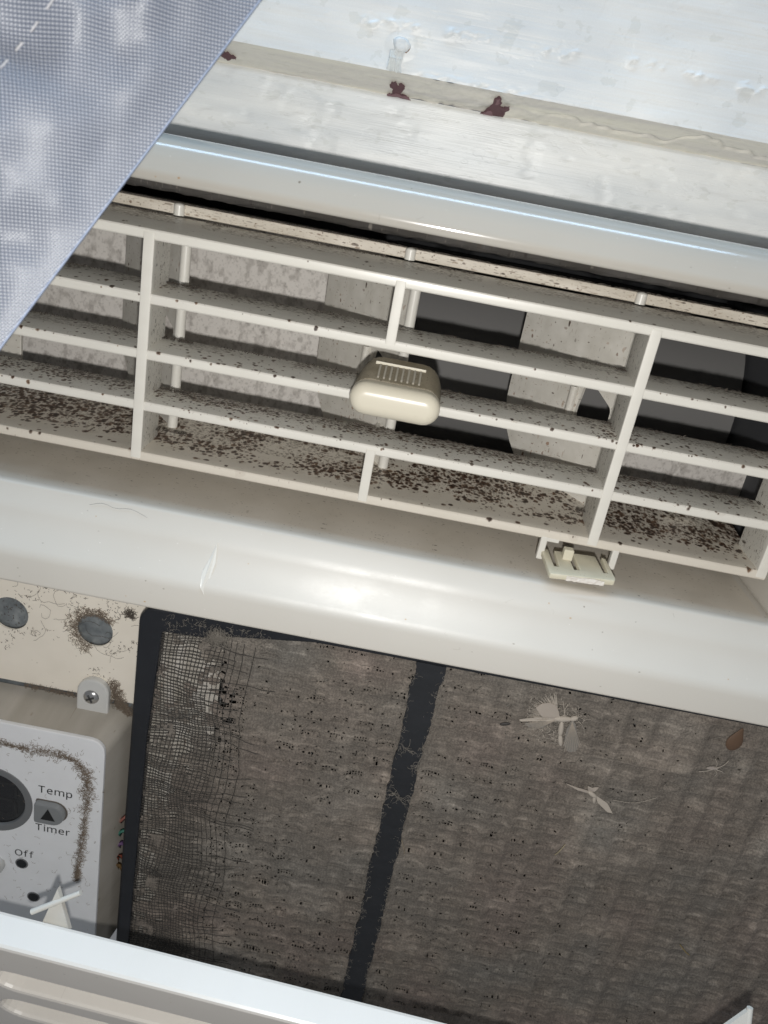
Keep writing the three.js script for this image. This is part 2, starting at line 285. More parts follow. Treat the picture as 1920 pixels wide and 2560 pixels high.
// top cover
part('top_cover', sweepX(roundPoly([[-70, 108.2], [14, 107.6], [20, 107.2, 1], [22.4, 107.4, 1], [23, 110.2, 1.4], [20.8, 116.4, 3], [17.4, 120.4, 2.4], [11, 122.2, 2.4], [-70, 122.6]], true, 10), -240, 240, { nx: 4 }), caseMat, ac);
// grime-lined foam seal below the cover
const sealMat = std({ map: dirtyTex(2048, 64, 41, 2200, [70, 67, 64], [[40, 36, 32], [130, 124, 116], [70, 64, 58]], 30, 4), roughness: 1, bumpMap: fineBump, bumpScale: 0.0004 });
part('foam_seal', sweepX(roundPoly([[-44, 108], [-44, 103.4], [-34, 101.9, 2], [-26, 102.6, 2], [-26, 108]]), -240, 200, { nx: 160, bend: (x, p) => [p[0] + (fbm(x / 5, p[1], 3) - 0.5) * 1.2, p[1] < 104 ? p[1] + (fbm(x / 3.4, p[0], 3) - 0.5) * 1.4 : p[1]] }), sealMat, ac);
part('rail', bx(-230, 190, 94.6, 98.6, -31, -27.6, 0.5), railMat, ac);
for (const x of [-99.6, -8.8, 81.8]) part('pivot_peg', [cyl(2.1, [x, 94.4, -27], [x, 98, -27], 18), (() => { const g = new THREE.SphereGeometry(2.1, 18, 8, 0, 6.2832, 0, 1.5708); g.scale(1, 0.5, 1); g.translate(x, 98, -27); return g; })()], plastic, ac);
// the louver grille
const grille = holder('louver_grille', ac);
const slatDefs = [ // front top, rear height, depth, mould density
  [90.4, 94.0, 25, (x, v) => 0.012 + 0.2 * sstep(0.82, 1, v), 1],
  [67.6, 69.0, 25, (x, v) => 0.03 + 0.3 * sstep(0.5, 1, v) * sstep(0.42, 0.6, fbm(x / 26, 3, 2)) + 0.25 * sstep(-60, -98, x) * sstep(-130, -90, x) * sstep(0.2, 0.7, v), 1],
  [46.6, 47.3, 25, (x, v) => 0.06 + 0.42 * sstep(0.35, 0.95, v) * sstep(0.35, 0.6, fbm(x / 30, 7, 2)) + 0.3 * sstep(60, 84, x) * sstep(95, 84, x), 1],
  [26.4, 26.4, 25, (x, v) => 0.08 + 0.6 * sstep(0.3, 0.85, v) * sstep(0.3, 0.6, fbm(x / 34, 11, 2)) + 0.3 * sstep(-40, -90, x) * sstep(0.2, 0.6, v), 1.05],
  [5.6, 8.6, 50, (x, v) => 0.03 + 0.95 * sstep(0.16, 0.42, v) * sstep(0.22, 0.6, fbm(x / 22, v * 4 + 11, 3)), 1.5],
];
slatDefs.forEach(([yt, yb, dep, dens, big], i) => {
  const H = 3.9, th = 1.7, camber = i === 4 ? -1.2 : 0.5, P = [], top = [];
  const n = 10; for (let k = 0; k <= n; k++) { const t = k / n; top.push([-1 - (dep - 1) * t, yt + (yb - yt) * t + camber * Math.sin(Math.PI * t)]); }
  P.push([-2.2, yt - H + 0.9], [-1.9, yt - H + 0.2], [-1.2, yt - H], [-0.4, yt - H + 0.15], [0, yt - H + 0.6], [0.12, yt - H / 2], [0, yt - 0.6], [-0.4, yt - 0.12], ...top, [-dep - 0.4, yb - th * 0.5], [-dep, yb - th]);
  for (let k = n - 1; k >= 1; k--) P.push([top[k][0], top[k][1] - th]); P.push([-2.6, yt - th - 0.2]);
  let per = 0; P.forEach((p, k) => { const q = P[(k + 1) % P.length]; per += Math.hypot(p[0] - q[0], p[1] - q[1]); });
  const from = 5.2, to = from + dep + 0.6;
  const m = std({ map: slatTex(2048, 256, 100 + i * 7, dens, per, from, to, big), roughness: i === 0 ? 0.34 : 0.46 });
  part('slat', sweepX(P, -230, 154, { nx: 1, crease: 0.5, bend: (x, p) => [p[0], p[1]] }), m, grille);
});
function divider(x, y0, y1, w = 4.3, dep = 23) { part('divider', sweepDivider(x, y0, y1, w, dep), plasticDirtyFront, grille); }
const plasticDirtyFront = std({ map: dirtyTex(512, 1024, 55, 2600, CREAM, [[40, 32, 26], [66, 54, 44], [110, 96, 84]], 8, 6, 2.6, 0.1), roughness: 0.45 });
function sweepDivider(x, y0, y1, w, dep) {
  const s = roundPoly([[x - w / 2, 0.35, 0.7], [x + w / 2, 0.35, 0.7], [x + w / 2 - 0.7, -5], [x + w / 2 - 1.1, -dep, 0.5], [x - w / 2 + 1.1, -dep, 0.5], [x - w / 2 + 0.7, -5]], true, 3);
  const g = slab(s, 0, y1 - y0); g.rotateX(-Math.PI / 2); // (x, z', y) -> y up, z = -(-z')
  const p = g.attributes.position, uv = new Float32Array(p.count * 2);
  for (let i = 0; i < p.count; i++) { const z = -p.getZ(i); p.setXYZ(i, p.getX(i), p.getY(i) + y0, z); const front = z > -2.5; uv[2 * i] = (front ? 0.02 : 0.05 - z / 50); uv[2 * i + 1] = p.getY(i) / 90 + x * 0.013; }
  const idx = p.array; for (let i = 0; i < idx.length; i += 9) for (let c = 0; c < 3; c++) { const t = idx[i + 3 + c]; idx[i + 3 + c] = idx[i + 6 + c]; idx[i + 6 + c] = t; }
  for (let i = 0; i < uv.length; i += 6) for (let c = 0; c < 2; c++) { const t = uv[i + 2 + c]; uv[i + 2 + c] = uv[i + 4 + c]; uv[i + 4 + c] = t; }
  g.setAttribute('uv', new THREE.BufferAttribute(uv, 2)); g.computeVertexNormals(); return toCreasedNormals(g, 0.6);
}
divider(-101.4, 3, 89); divider(-194, 3, 89); divider(83.8, 3, 89); divider(152.2, 3, 89, 4.3, 26);
divider(-9.5, 66, 89, 4, 20); divider(-9.5, 3, 24.5, 4, 40);
const knobRib = std({ color: lin(0.34, 0.315, 0.26), roughness: 0.7 });
// the slider knob on the third slat
const knobMat = std({ color: lin(0.66, 0.615, 0.5), roughness: 0.3 });
const knobDirt = std({ map: dirtyTex(512, 512, 63, 4200, [126, 118, 101], [[58, 50, 40], [96, 86, 70], [120, 110, 94]], 34, 6), roughness: 0.7 });
{
  // stadium outline in x-y pulled forward, its front edge rounded
  const st = (x0, x1, y0, y1, z, n = 10) => { const r = (y1 - y0) / 2, cy = (y0 + y1) / 2, o = []; for (let k = 0; k <= n; k++) { const a = Math.PI / 2 + Math.PI * k / n; o.push([x0 + r + r * Math.cos(a), cy + r * Math.sin(a), z]); } for (let k = 0; k <= n; k++) { const a = -Math.PI / 2 + Math.PI * k / n; o.push([x1 - r + r * Math.cos(a), cy + r * Math.sin(a), z]); } return o; };
  const loft = (rings) => { const P = [], n = rings[0].length; for (let k = 0; k + 1 < rings.length; k++) for (let i = 0; i < n; i++) { const a = rings[k][i], b = rings[k][(i + 1) % n], c = rings[k + 1][(i + 1) % n], d = rings[k + 1][i]; P.push(...a, ...b, ...c, ...a, ...c, ...d); } const last = rings[rings.length - 1], m = last.reduce((s, p) => [s[0] + p[0] / n, s[1] + p[1] / n, s[2] + p[2] / n], [0, 0, 0]); for (let i = 0; i < n; i++) P.push(...last[i], ...last[(i + 1) % n], ...m); const g = new THREE.BufferGeometry(); g.setAttribute('position', new THREE.Float32BufferAttribute(P, 3)); g.computeVertexNormals(); return planarUV(toCreasedNormals(g, 0.9), [40, 40], 0, 2); };
  const rings = [], X0 = -20.6, X1 = 13.2, Y0 = 40.9, Y1 = 53.2;
  for (let k = 0; k <= 8; k++) { const a = Math.PI / 2 * k / 8, i = 4.4 * (1 - Math.cos(a)); rings.push(st(X0 + i, X1 - i, Y0 + i, Y1 - i, 9.6 + 4.4 * Math.sin(a))); }
  rings.unshift(st(X0 + 0.1, X1 - 0.1, Y0 + 0.1, Y1 - 0.1, 5.2));
  const knob = part('slider_knob', loft(rings), knobMat, ac, 'cream oval knob that slides on the third slat');
  part('knob_body', loft([st(X0 + 2.2, X1 - 1.2, Y0 + 3, Y1 + 6.2, -8), st(X0 + 1, X1 - 0.4, Y0 + 1.6, Y1 + 4.6, -3.6), st(X0 + 0.3, X1 - 0.3, Y0 + 0.15, Y1 + 0.3, 5.6)]), knobDirt, knob, 'grimy body of the knob');
  for (let k = 0; k < 8; k++) { const x = -11.6 + k * 2.2; part('grip_rib', (() => { const g = bx(-0.42, 0.42, -0.7, 0.75, -4, 4, 0.3); g.rotateX(0.43); g.translate(x, 55.6, 1); return g; })(), knobRib, knob); }
  part('grip_lip', bx(-13.6, 5.6, 57, 58.5, -3.9, -3.1, 0.25), knobMat, knob);
}
// vanes behind the louvers
[[-98, 0], [-4.3, 1], [87.5, 2]].forEach(([rx, i]) => {
  const W = 60, hole = roundPoly([[-4, 48, 2], [-18, 55, 3], [-21, 38, 3], [-7, 36, 3]], true, 4), hole2 = roundPoly([[-2.6, 50, 2], [-18, 60, 2], [-20.5, 42, 4], [-16, 36, 5], [-2.6, 35, 3]], true, 4);
  const outline = roundPoly([[-0.5, -4], [-0.5, 88], [-W, 88, 2], [-W, 26, 16], [-W + 24, 2, 12]], true, 6);
  const g = slab(outline, -0.8, 0.8, [i === 2 ? hole2 : hole]); g.scale(1, 1, 1);
  const ang = -Math.atan2(45, 40.5);
  const place = (q) => { q.rotateY(ang); q.translate(rx, 0, -35); return q; };
  planarUV(g, [70 + i * 9, 90]); place(g);
  const v = part('vane', g, vaneMat, ac);
  part('rod', place(cyl(2.2, [0, -4, 0], [0, 92, 0], 18)), plastic, v);
  part('boss', place(cyl(1.9, [-23, 34, 1.4], [-23, 54, 1.4], 14)), vaneMat, v);
});
part('end_vane', planarUV(bx(-200, -176, -4, 62, -58, -56, 0.5), [60, 80]), vaneMat, ac);
// duct behind
part('foam_liner', planarUV(bx(-240, -22, -10, 95, -100, -95, 1), [240, 120]), foamMat, ac);
part('foam_lip', planarUV(bx(62, 178, -16, 22, -104, -97, 1.5), [240, 120]), foamMat, ac);
part('duct_shell', [bx(-250, 250, -60, 130, -206, -202), bx(-250, 250, 104.5, 107.5, -202, -46), bx(-250, 250, -20, -16.2, -202, -36), bx(176, 180, -16, 104, -202, -34), bx(-246, -242, -16, 104, -202, -34)], darkHousing, ac);
part('blower_housing', (() => { const g = new THREE.CylinderGeometry(60, 60, 196, 48); g.rotateZ(Math.PI / 2); g.translate(76, 30, -190); return g; })(), std({ color: lin(0.2, 0.195, 0.19), roughness: 0.8 }), ac);
// lower bezel with the recess floor
{
  const P = roundPoly([[-36, -11.2], [11, -11.2], [13, -11.6, 1.6], [17.8, -19.2, 2.2], [19.3, -23.6], [20.9, -27.2], [22.9, -31], [25.6, -35.2, 3.2], [26.9, -47.6, 0.9], [22, -49.4], [-36, -49.4]], true, 6);
  part('front_bezel', sweepX(P, -240, 240, { nx: 2, crease: 0.45 }), bezelMat, ac);
}
part('gouge', (() => { const g = slab(roundPoly([[-61.2, -18.5, 0.5], [-60.4, -26], [-62.4, -38.4, 0.5], [-64.6, -34.6, 1], [-65, -30, 1], [-62.8, -24]], true, 3), 0, 0.5, [], 0.2), p = g.attributes.position; for (let i = 0; i < p.count; i++) { const y = p.getY(i), s = clamp((-19 - y) / 16.2); p.setZ(i, p.getZ(i) + 17.5 + 7.9 * s - 0.5 * Math.sin(Math.PI * s) + 0.05); } g.computeVertexNormals(); return g; })(), plastic, ac, 'crescent gouge in the bezel');
const floorDirt = dirtyTex(2048, 256, 81, 1700, [205, 198, 186], [[58, 48, 40], [90, 78, 66], [140, 130, 116]], 14, 5, 0.6);
part('recess_floor', planarUV((() => { const g = new THREE.PlaneGeometry(396, 44.6); g.rotateX(-Math.PI / 2); g.translate(-42, -11.1, -11.9); return g; })(), [400, 46], 0, 2), std({ map: floorDirt, roughness: 0.5 }), ac);
part('bezel_end', sweepEnd(), bezelMat, ac);
function sweepEnd() { const s = slab(roundPoly([[157.5, -11.4, 4], [170, -12], [240, -12], [240, 106], [157.5, 106, 4]], true, 6), -36, 12, [], 2.5); return planarUV(s, [300, 120]); }
// the broken latch under the bottom slat
{
  const latchMat = std({ color: lin(0.64, 0.6, 0.47), roughness: 0.45 }), latch = part('latch', (() => {
    const g = slab(roundPoly([[66.6, 0, 1], [69.4, 0.4], [71, -11], [73, -11], [72, 0], [77, 0], [78.8, -11.6], [81.2, -11.4], [79.4, 0], [88.4, 0], [90.4, -11], [92.2, -10.8], [91, -0.4], [92.6, -1], [94.6, -13.6, 0.6], [94.2, -15.4, 0.5], [69.2, -16.6, 0.5], [68.6, -14.8, 0.6]], true, 3), 0, 2.2, [], 0.3);
    g.rotateX(-Math.PI / 2); const p = g.attributes.position; for (let i = 0; i < p.count; i++) { const x = p.getX(i), y = p.getY(i), z = p.getZ(i); p.setXYZ(i, x - 1.6, -5.4 + y - 0.16 * (z - 4) + 0.055 * (x - 80), z - 1.5); } g.computeVertexNormals(); return planarUV(toCreasedNormals(g, 0.5), [40, 40], 0, 2);
  })(), std({ map: dirtyTex(512, 512, 91, 220, [206, 200, 178], [[80, 70, 56], [130, 116, 96]], 10, 4), roughness: 0.45 }), ac, 'broken cream latch with three slots');
  part('bracket', bx(63.6, 66.4, -7.4, 2.8, -3, 0.2, 0.6), plastic, latch); part('bracket', bx(63.6, 71, 0.8, 2.6, -3, 0.1, 0.4), plastic, latch); part('bracket', bx(92.6, 95.4, -6, 2.6, -3, 0.2, 0.6), plastic, latch);
  part('tooth', bx(73, 77, -4.2, 0.6, 0.4, 4.2, 0.6), latchMat, latch);
  part('torn_film', (() => { const g = new THREE.PlaneGeometry(14.6, 2, 40, 6), p = g.attributes.position; for (let i = 0; i < p.count; i++) { const x = p.getX(i), y = p.getY(i); p.setXYZ(i, x + 81, -5.9 + y * (0.86 + 0.3 * fbm(x * 0.8, y, 2)) + 0.055 * (x - 1) + (fbm(x, y, 2) - 0.5) * 0.4, 15.35 + (fbm(x * 1.4 + 9, y * 1.4, 3)) * 0.6 - 0.0 * x); } g.computeVertexNormals(); return g; })(), std({ color: lin(0.7, 0.66, 0.6), roughness: 0.8 }), latch);
}
// the metal plate left of the filter
const plateTex = canvasTex(1024, 1024, (x, w, h) => { setSeed(301); baseFill(x, w, h, [240, 232, 218], 9, 120, 120, 3);
  for (let k = 0; k < 900; k++) { const u = rnd(), v = rnd(), d = 0.15 + 0.85 * sstep(0.45, 0.7, fbm(u * 7 + 2, v * 9, 3)); if (rnd() > d * (0.3 + 0.7 * sstep(0.6, 0.1, v))) continue; blot(x, u * w, v * h, rr(0.8, 5), rr(0.8, 3.5), rnd() < 0.7 ? [112, 92, 72] : [76, 62, 50], rr(0.3, 0.8)); } }, {});
const plateMat = std({ map: plateTex, roughness: 0.45 });
const galv = std({ map: dataTex(256, 256, (u, v, o, i, j) => { const n = fbm(i / 12, j / 12, 4), m = fbm(i / 60 + 5, j / 60, 2); o[0] = 112 + n * 60 - m * 30; o[1] = 118 + n * 58 - m * 30; o[2] = 122 + n * 54 - m * 30; }, { wrap: true }), roughness: 0.55, metalness: 0.25 });
{
  const g = slab([[-240, -139.6], [-240, -40], [-84, -40], [-84, -139.6]], -31.2, -30, [circle(-126.3, -101.4, 8.9), circle(-167.8, -101, 8.9)]);
  const p = g.attributes.position, uv = new Float32Array(p.count * 2); for (let i = 0; i < p.count; i++) { uv[2 * i] = (p.getX(i) + 200) / 120; uv[2 * i + 1] = (p.getY(i) + 145) / 100; } g.setAttribute('uv', new THREE.BufferAttribute(uv, 2));
  const plate = part('mounting_plate', g, plateMat, ac, 'cream metal plate with two round holes');
  part('backing_sheet', planarUV(bx(-240, -104, -160, -60, -37.2, -36.4), [60, 60]), galv, plate);
  for (const [cx, cy] of [[-126.3, -101.4], [-167.8, -101]]) part('hole_plug', (() => { const q = slab(circle(cx, cy, 8.75), -33.4, -32.2, [], 0.2); return planarUV(q, [60, 60]); })(), galv, plate);
}
// control box
const boxTex = dirtyTex(1024, 512, 310, 220, [172, 166, 156], [[110, 96, 80], [128, 116, 100]], 26, 10);
const boxMat = std({ map: boxTex, roughness: 0.6 });
const silverMat = std({ map: dirtyTex(1024, 1024, 320, 160, [233, 234, 236], [[170, 166, 160], [148, 138, 126]], 6, 3), roughness: 0.4 });
const ctl = holder('control_box', ac);
{
  // tapering body: rear outline to front outline
  const rear = roundPoly([[-260, -144.4], [-109, -144.4, 3], [-105, -150, 3], [-106, -300], [-260, -300]], true, 5), front = roundPoly([[-260, -148.4], [-116, -148.4, 7], [-110.4, -155, 7], [-110.4, -300], [-260, -300]], true, 5);
  const P = [], n = rear.length; for (let i = 0; i < n; i++) { const a = rear[i], b = rear[(i + 1) % n], c = front[(i + 1) % n], d = front[i]; P.push(a[0], a[1], -33, c[0], c[1], -10, b[0], b[1], -33, a[0], a[1], -33, d[0], d[1], -10, c[0], c[1], -10); }
  const g = new THREE.BufferGeometry(); g.setAttribute('position', new THREE.Float32BufferAttribute(P, 3)); g.computeVertexNormals(); part('box_body', planarUV(toCreasedNormals(g, 0.5), [120, 90]), boxMat, ctl);
  const face = part('control_panel', planarUV(slab(roundPoly([[-260, -300], [-110.2, -300], [-110.2, -147.6, 8.5], [-260, -147.6]], true, 8), -10.4, -8, [circle(-165.5, -196, 17.2, 48)], 0.5), [110, 110]), silverMat, ctl, 'silver control panel');
  part('display_ring', (() => { const q = new THREE.RingGeometry(16.2, 20.6, 64, 1); q.translate(-165.5, -196, -7.75); const pr = roundPoly([[16.2, -1.2], [16.6, 0.4, 0.4], [20.2, 0.4, 0.5], [20.6, -0.6]], false, 3).map((a) => new THREE.Vector2(a[0], a[1])); const L = new THREE.LatheGeometry(pr, 72); L.rotateX(Math.PI / 2); L.translate(-165.5, -196, -8); return L; })(), std({ color: lin(0.16, 0.165, 0.17), roughness: 0.5, bumpMap: fineBump, bumpScale: 0.0001 }), face);
  part('display_glass', slab(circle(-165.5, -196, 16.6, 48), -11, -9.4), new THREE.MeshPhysicalMaterial({ color: lin(0.006, 0.006, 0.007), roughness: 0.18, clearcoat: 0.5 }), face);
  const segMat = std({ color: lin(0.02, 0.02, 0.021), roughness: 0.5 });
  for (const [x, y] of [[-163, -186], [-163, -196], [-163, -206]]) part('display_segment', bx(x, x + 8, y - 0.8, y + 0.8, -9.45, -9.3, 0.05), segMat, face);
  for (const [x, y] of [[-154.4, -191], [-154.4, -201]]) part('display_segment', bx(x - 0.8, x + 0.8, y - 3.6, y + 3.6, -9.45, -9.3, 0.05), segMat, face);
  // the up button, half round on its right
  const D = (cx, cy, w, h) => { const o = []; o.push([cx - w / 2 + 1.2, cy + h / 2], [cx - w / 2 + 0.3, cy + h / 2 - 0.4], [cx - w / 2, cy + h / 2 - 1.4], [cx - w / 2, cy - h / 2 + 1.4], [cx - w / 2 + 0.3, cy - h / 2 + 0.4], [cx - w / 2 + 1.2, cy - h / 2]); for (let k = 0; k <= 12; k++) { const a = -Math.PI / 2 + Math.PI * k / 12; o.push([cx + w / 2 - h / 2 + h / 2 * Math.cos(a), cy + h / 2 * Math.sin(a)]); } return o; };
  part('button_rim', slab(D(-135.4, -196.6, 16.4, 13.2), -9, -7.7, [], 0.2), std({ color: lin(0.12, 0.105, 0.09), roughness: 0.8 }), face);
  const btn = part('button', slab(D(-135.6, -196.6, 15.2, 12.2), -9, -4.6, [], 0.7), std({ color: lin(0.26, 0.27, 0.275), roughness: 0.42, metalness: 0.25 }), face, 'grey button with a black arrow');
  part('arrow', slab([[-139.6, -199.6], [-132.2, -199.6], [-135.9, -192.4]], -4.62, -4.5), std({ color: lin(0.008, 0.008, 0.008), roughness: 0.5 }), btn);
  part('button', slab(D(-166.8, -239, 15, 10.6), -9, -5.4, [], 0.7), std({ color: lin(0.5, 0.5, 0.49), roughness: 0.4 }), face, 'pale button at the edge of the frame');
  const hole = std({ color: lin(0.008, 0.009, 0.011), roughness: 0.25 }), rim = std({ color: lin(0.16, 0.16, 0.165), roughness: 0.5 });
  for (const [x, y] of [[-150.6, -235.8], [-144.2, -258]]) { const l = part('indicator_lamp', slab(circle(x, y, 3.4), -8.4, -7.75, [], 0.2), rim, face); part('lamp_lens', slab(circle(x, y, 2.7), -8, -7.6, [], 0.1), hole, l); }
  const font = await new FontLoader().loadAsync('fonts/droid/droid_sans_regular.typeface.json'), ink = std({ color: lin(0.012, 0.012, 0.013), roughness: 0.5 });
  const write = (s, x, y, size, sx, gap) => { let cx = x; const gs = []; for (const ch of s) { const t = new TextGeometry(ch, { font, size, depth: 0.12, curveSegments: 5, bevelEnabled: false }); t.computeBoundingBox(); const w = t.boundingBox.max.x - t.boundingBox.min.x; t.translate(-t.boundingBox.min.x, 0, 0); t.scale(sx, 1, 1); t.translate(cx, y, -8.03); gs.push(t); cx += w * sx + gap; } part('lettering', gs, ink, face); };
  write('Temp', -142.4, -185.9, 4.3, 1.12, 1.0); write('Timer', -143.6, -210.8, 4.3, 1.12, 1.0); write('Off', -154.2, -230.6, 4.1, 1.1, 0.75);
  write('r', -163.4, -247.6, 4.1, 1.1, 0.8);
}
// screw tab
{
  const tabMat = new THREE.MeshPhysicalMaterial({ color: lin(0.62, 0.62, 0.6), roughness: 0.2, clearcoat: 0.6 });
  const o = []; for (let k = 0; k <= 14; k++) { const a = Math.PI * k / 14; o.push([-124.4 + 8 * Math.cos(a), -135.2 + 8 * Math.sin(a)]); } o.push([-132.4, -147.6], [-116.4, -147.6]);
  const tab = part('screw_tab', slab(o, -30, -26, [], 0.9), tabMat, ac, 'translucent plastic tab with a cross-head screw');
  const steel = std({ color: lin(0.55, 0.55, 0.55), roughness: 0.28, metalness: 0.9 });
  const scr = part('screw', (() => { const L = new THREE.LatheGeometry([[0, 1.9], [1.2, 1.85], [2.6, 1.5], [3.6, 0.8], [4, 0]].reverse().map((a) => new THREE.Vector2(...a)), 28); L.rotateX(Math.PI / 2); L.translate(-125, -137.4, -26.1); return L; })(), steel, tab);
  part('cross_slot', [bx(-125.5, -124.5, -139.6, -135.2, -24.9, -24.05, 0.1), bx(-127.2, -122.8, -137.9, -136.9, -24.9, -24.05, 0.1)].map((g) => { g.translate(125, 137.4, 0); g.rotateZ(0.5); g.translate(-125, -137.4, 0); return g; }), std({ color: lin(0.1, 0.1, 0.1), roughness: 0.5, metalness: 0.6 }), scr);
}
// wires in the gap
[[[0.5, 0.16, 0.12], -216], [[0.04, 0.3, 0.22], -225], [[0.22, 0.1, 0.3], -234], [[0.45, 0.08, 0.03], -243], [[0.3, 0.16, 0.03], -250]].forEach(([c, y], i) => part('wire', fibre([[-112, y - 9, -34], [-108.4, y - 3, -29.6 + (i % 2)], [-106, y + 3 + i, -26.6], [-104, y + 5 - i, -28], [-99, y + 8, -33]], 1.3 + 0.15 * (i % 3)), std({ color: lin(...c.map((v) => v * 0.5 + 0.02)), roughness: 0.6 }), ac));
// cooling coil behind the filter: pale end plate and thin fins
const finMat = std({ color: lin(0.34, 0.34, 0.33), roughness: 0.5, metalness: 0.4 });
part('coil_end_plate', bx(-101, -63, -340, -62, -29.6, -28.6), std({ map: dirtyTex(512, 1024, 350, 900, [196, 190, 180], [[110, 92, 78], [140, 104, 94], [90, 84, 78]], 60, 14), roughness: 0.6 }), ac);
{ const fs = []; for (let x = -68; x < 320; x += 3.2) fs.push(bx(x, x + 0.5, -340, -56, -64, -44)); const f = part('coil_fins', fs, finMat, ac); f.userData.kind = 'stuff'; }
part('bay_back', [bx(-104, 330, -345, -50, -72, -68), bx(-104, 330, -349, -345, -68, -20)], darkHousing, ac);

/* ---------- the air filter ---------- */
const filter = thing('air_filter', [60, -338, -24], 'dust-clogged mesh air filter with a dark frame under the front bezel', 'filter');
const frameMat = std({ map: dirtyTex(1024, 1024, 401, 700, [34, 36, 41], [[70, 68, 64], [96, 92, 86], [20, 21, 24]], 8, 3), roughness: 0.42 });
{
  // side bar, rounded corner, top bar: one moulding
  const outer = roundPoly([[-103, -300], [-102.2, -79, 10], [-60, -70], [258, -70], [258, -66], [-60, -66]], false, 8);
  const s = roundPoly([[-103.2, -340], [-102.4, -77.6, 9], [-84, -76.4], [320, -70], [320, -78], [-20, -79.5], [-60, -85.4, 2], [-72, -88.4, 2], [-91, -89.5, 1], [-94.2, -150], [-96, -340]], true, 8);
  part('frame', planarUV(slab(s, -27.5, -21, [], 1.3), [120, 120]), frameMat, filter);
}
const edgeX = (y, s) => (s < 0 ? 28 : 41.3) + (fbm(y / 7 + (s > 0 ? 50 : 0), 3, 4) - 0.5) * 2.2 + (s > 0 ? -1.2 * sstep(-90, -130, y) : 0) + (fbm(y / 1.2, s * 9, 2) - 0.5) * 1.1;
{ const L = [], R = []; for (let y = -338; y <= -78; y += 1.2) { L.push([edgeX(y, -1), y]); R.push([edgeX(y, 1), y]); } part('rib', planarUV(slab([...L, ...R.reverse()], -22.6, -20.9), [60, 60]), std({ map: dirtyTex(512, 1024, 402, 1500, [40, 42, 46], [[110, 102, 94], [86, 80, 74]], 10, 1.5), roughness: 0.6 }), filter, 'dark vertical rib with dusty ragged edges'); }
// dust mat on the net: a waffled sheet with open meshes
const FX0 = -96, FX1 = 296, FY0 = -336, FY1 = -76, TP = 1.5; // thread pitch
const cellX = 12.6, cellY = 10.2;
const leftness = (x, y) => sstep(0.5, 0.56, 0.5 + (-71 - x) / 40 + (fbm(x / 7 + 3, y / 4.6, 3) - 0.5) * 1.15 + 0.2 * sstep(-168, -140, y) * sstep(-92, -106, y) - 0.42 * sstep(-150, -200, y));
function openMesh(x, y) { // probability that a mesh of the net is open
  const cx = (x + 500) / cellX, cy = (y + 500) / cellY - 0.06 * Math.sin(x / 30), fx = cx - Math.floor(cx), fy = cy - Math.floor(cy);
  const cellR = hash(Math.floor(cx) + 77, Math.floor(cy) + 3), patch = fbm(x / 40 + 3, y / 30, 3);
  let p = 0.004 + 0.1 * sstep(70, -30, x) * sstep(0.35, 0.6, patch);
  if (fy < 0.3 && fx > 0.16 && fx < 0.86) p += (cellR < 0.6 ? 0.7 : 0.2) * sstep(0.3, 0.5, patch) * sstep(150, -10, x * 0.8);
  if (fy < 0.22 && fx > 0.2 && fx < 0.8 && cellR > 0.7) p += 0.14;
  if (x > -70 && x < -48 && y > -165 && y < -108) p += 0.34 * sstep(0.35, 0.55, patch + cellR * 0.3);
  p += leftness(x, y) * (fbm(x / 7, y / 7 + 8, 2) > 0.4 ? 1 : 0.3);
  return p;
}
const MW = 2048, MH = 1350, open = new Map();
const wob = (x, y) => [x + (fbm(x / 18, y / 18, 2) - 0.5) * 2.6 + (fbm(x / 5 + 9, y / 5, 2) - 0.5) * 0.7, y + (fbm(x / 18 + 40, y / 18, 2) - 0.5) * 3.4 + (fbm(x / 5 + 70, y / 5, 2) - 0.5) * 0.7];
function meshCell(x, y) { const [a, b] = wob(x, y), i = Math.floor(a / TP), j = Math.floor(b / TP), k = i * 4096 + j; let o = open.get(k); if (!o) { const xx = (i + 0.5) * TP, yy = (j + 0.5) * TP, q = hash(i + 500, j + 900); o = q < openMesh(xx, yy) ? (leftness(xx, yy) > 0.5 ? [1, 0.6, 0.6] : [1, 0.12 + 0.27 * hash(i, j), 0.12 + 0.25 * hash(j, i)]) : [0, 0, 0]; open.set(k, o); } return [o, a / TP - i - 0.5, b / TP - j - 0.5]; }
const matAlpha = dataTex(MW, MH, (u, v, o) => { const x = FX0 + (FX1 - FX0) * u, y = FY0 + (FY1 - FY0) * v, [c, a, b] = meshCell(x, y); const n = (fbm(x * 2.2, y * 2.2, 2) - 0.5) * 0.16; const h = c[0] && Math.abs(a) < c[1] + n && Math.abs(b) < c[2] + n; o[0] = o[1] = o[2] = h ? 0 : 255; }, { srgb: false });
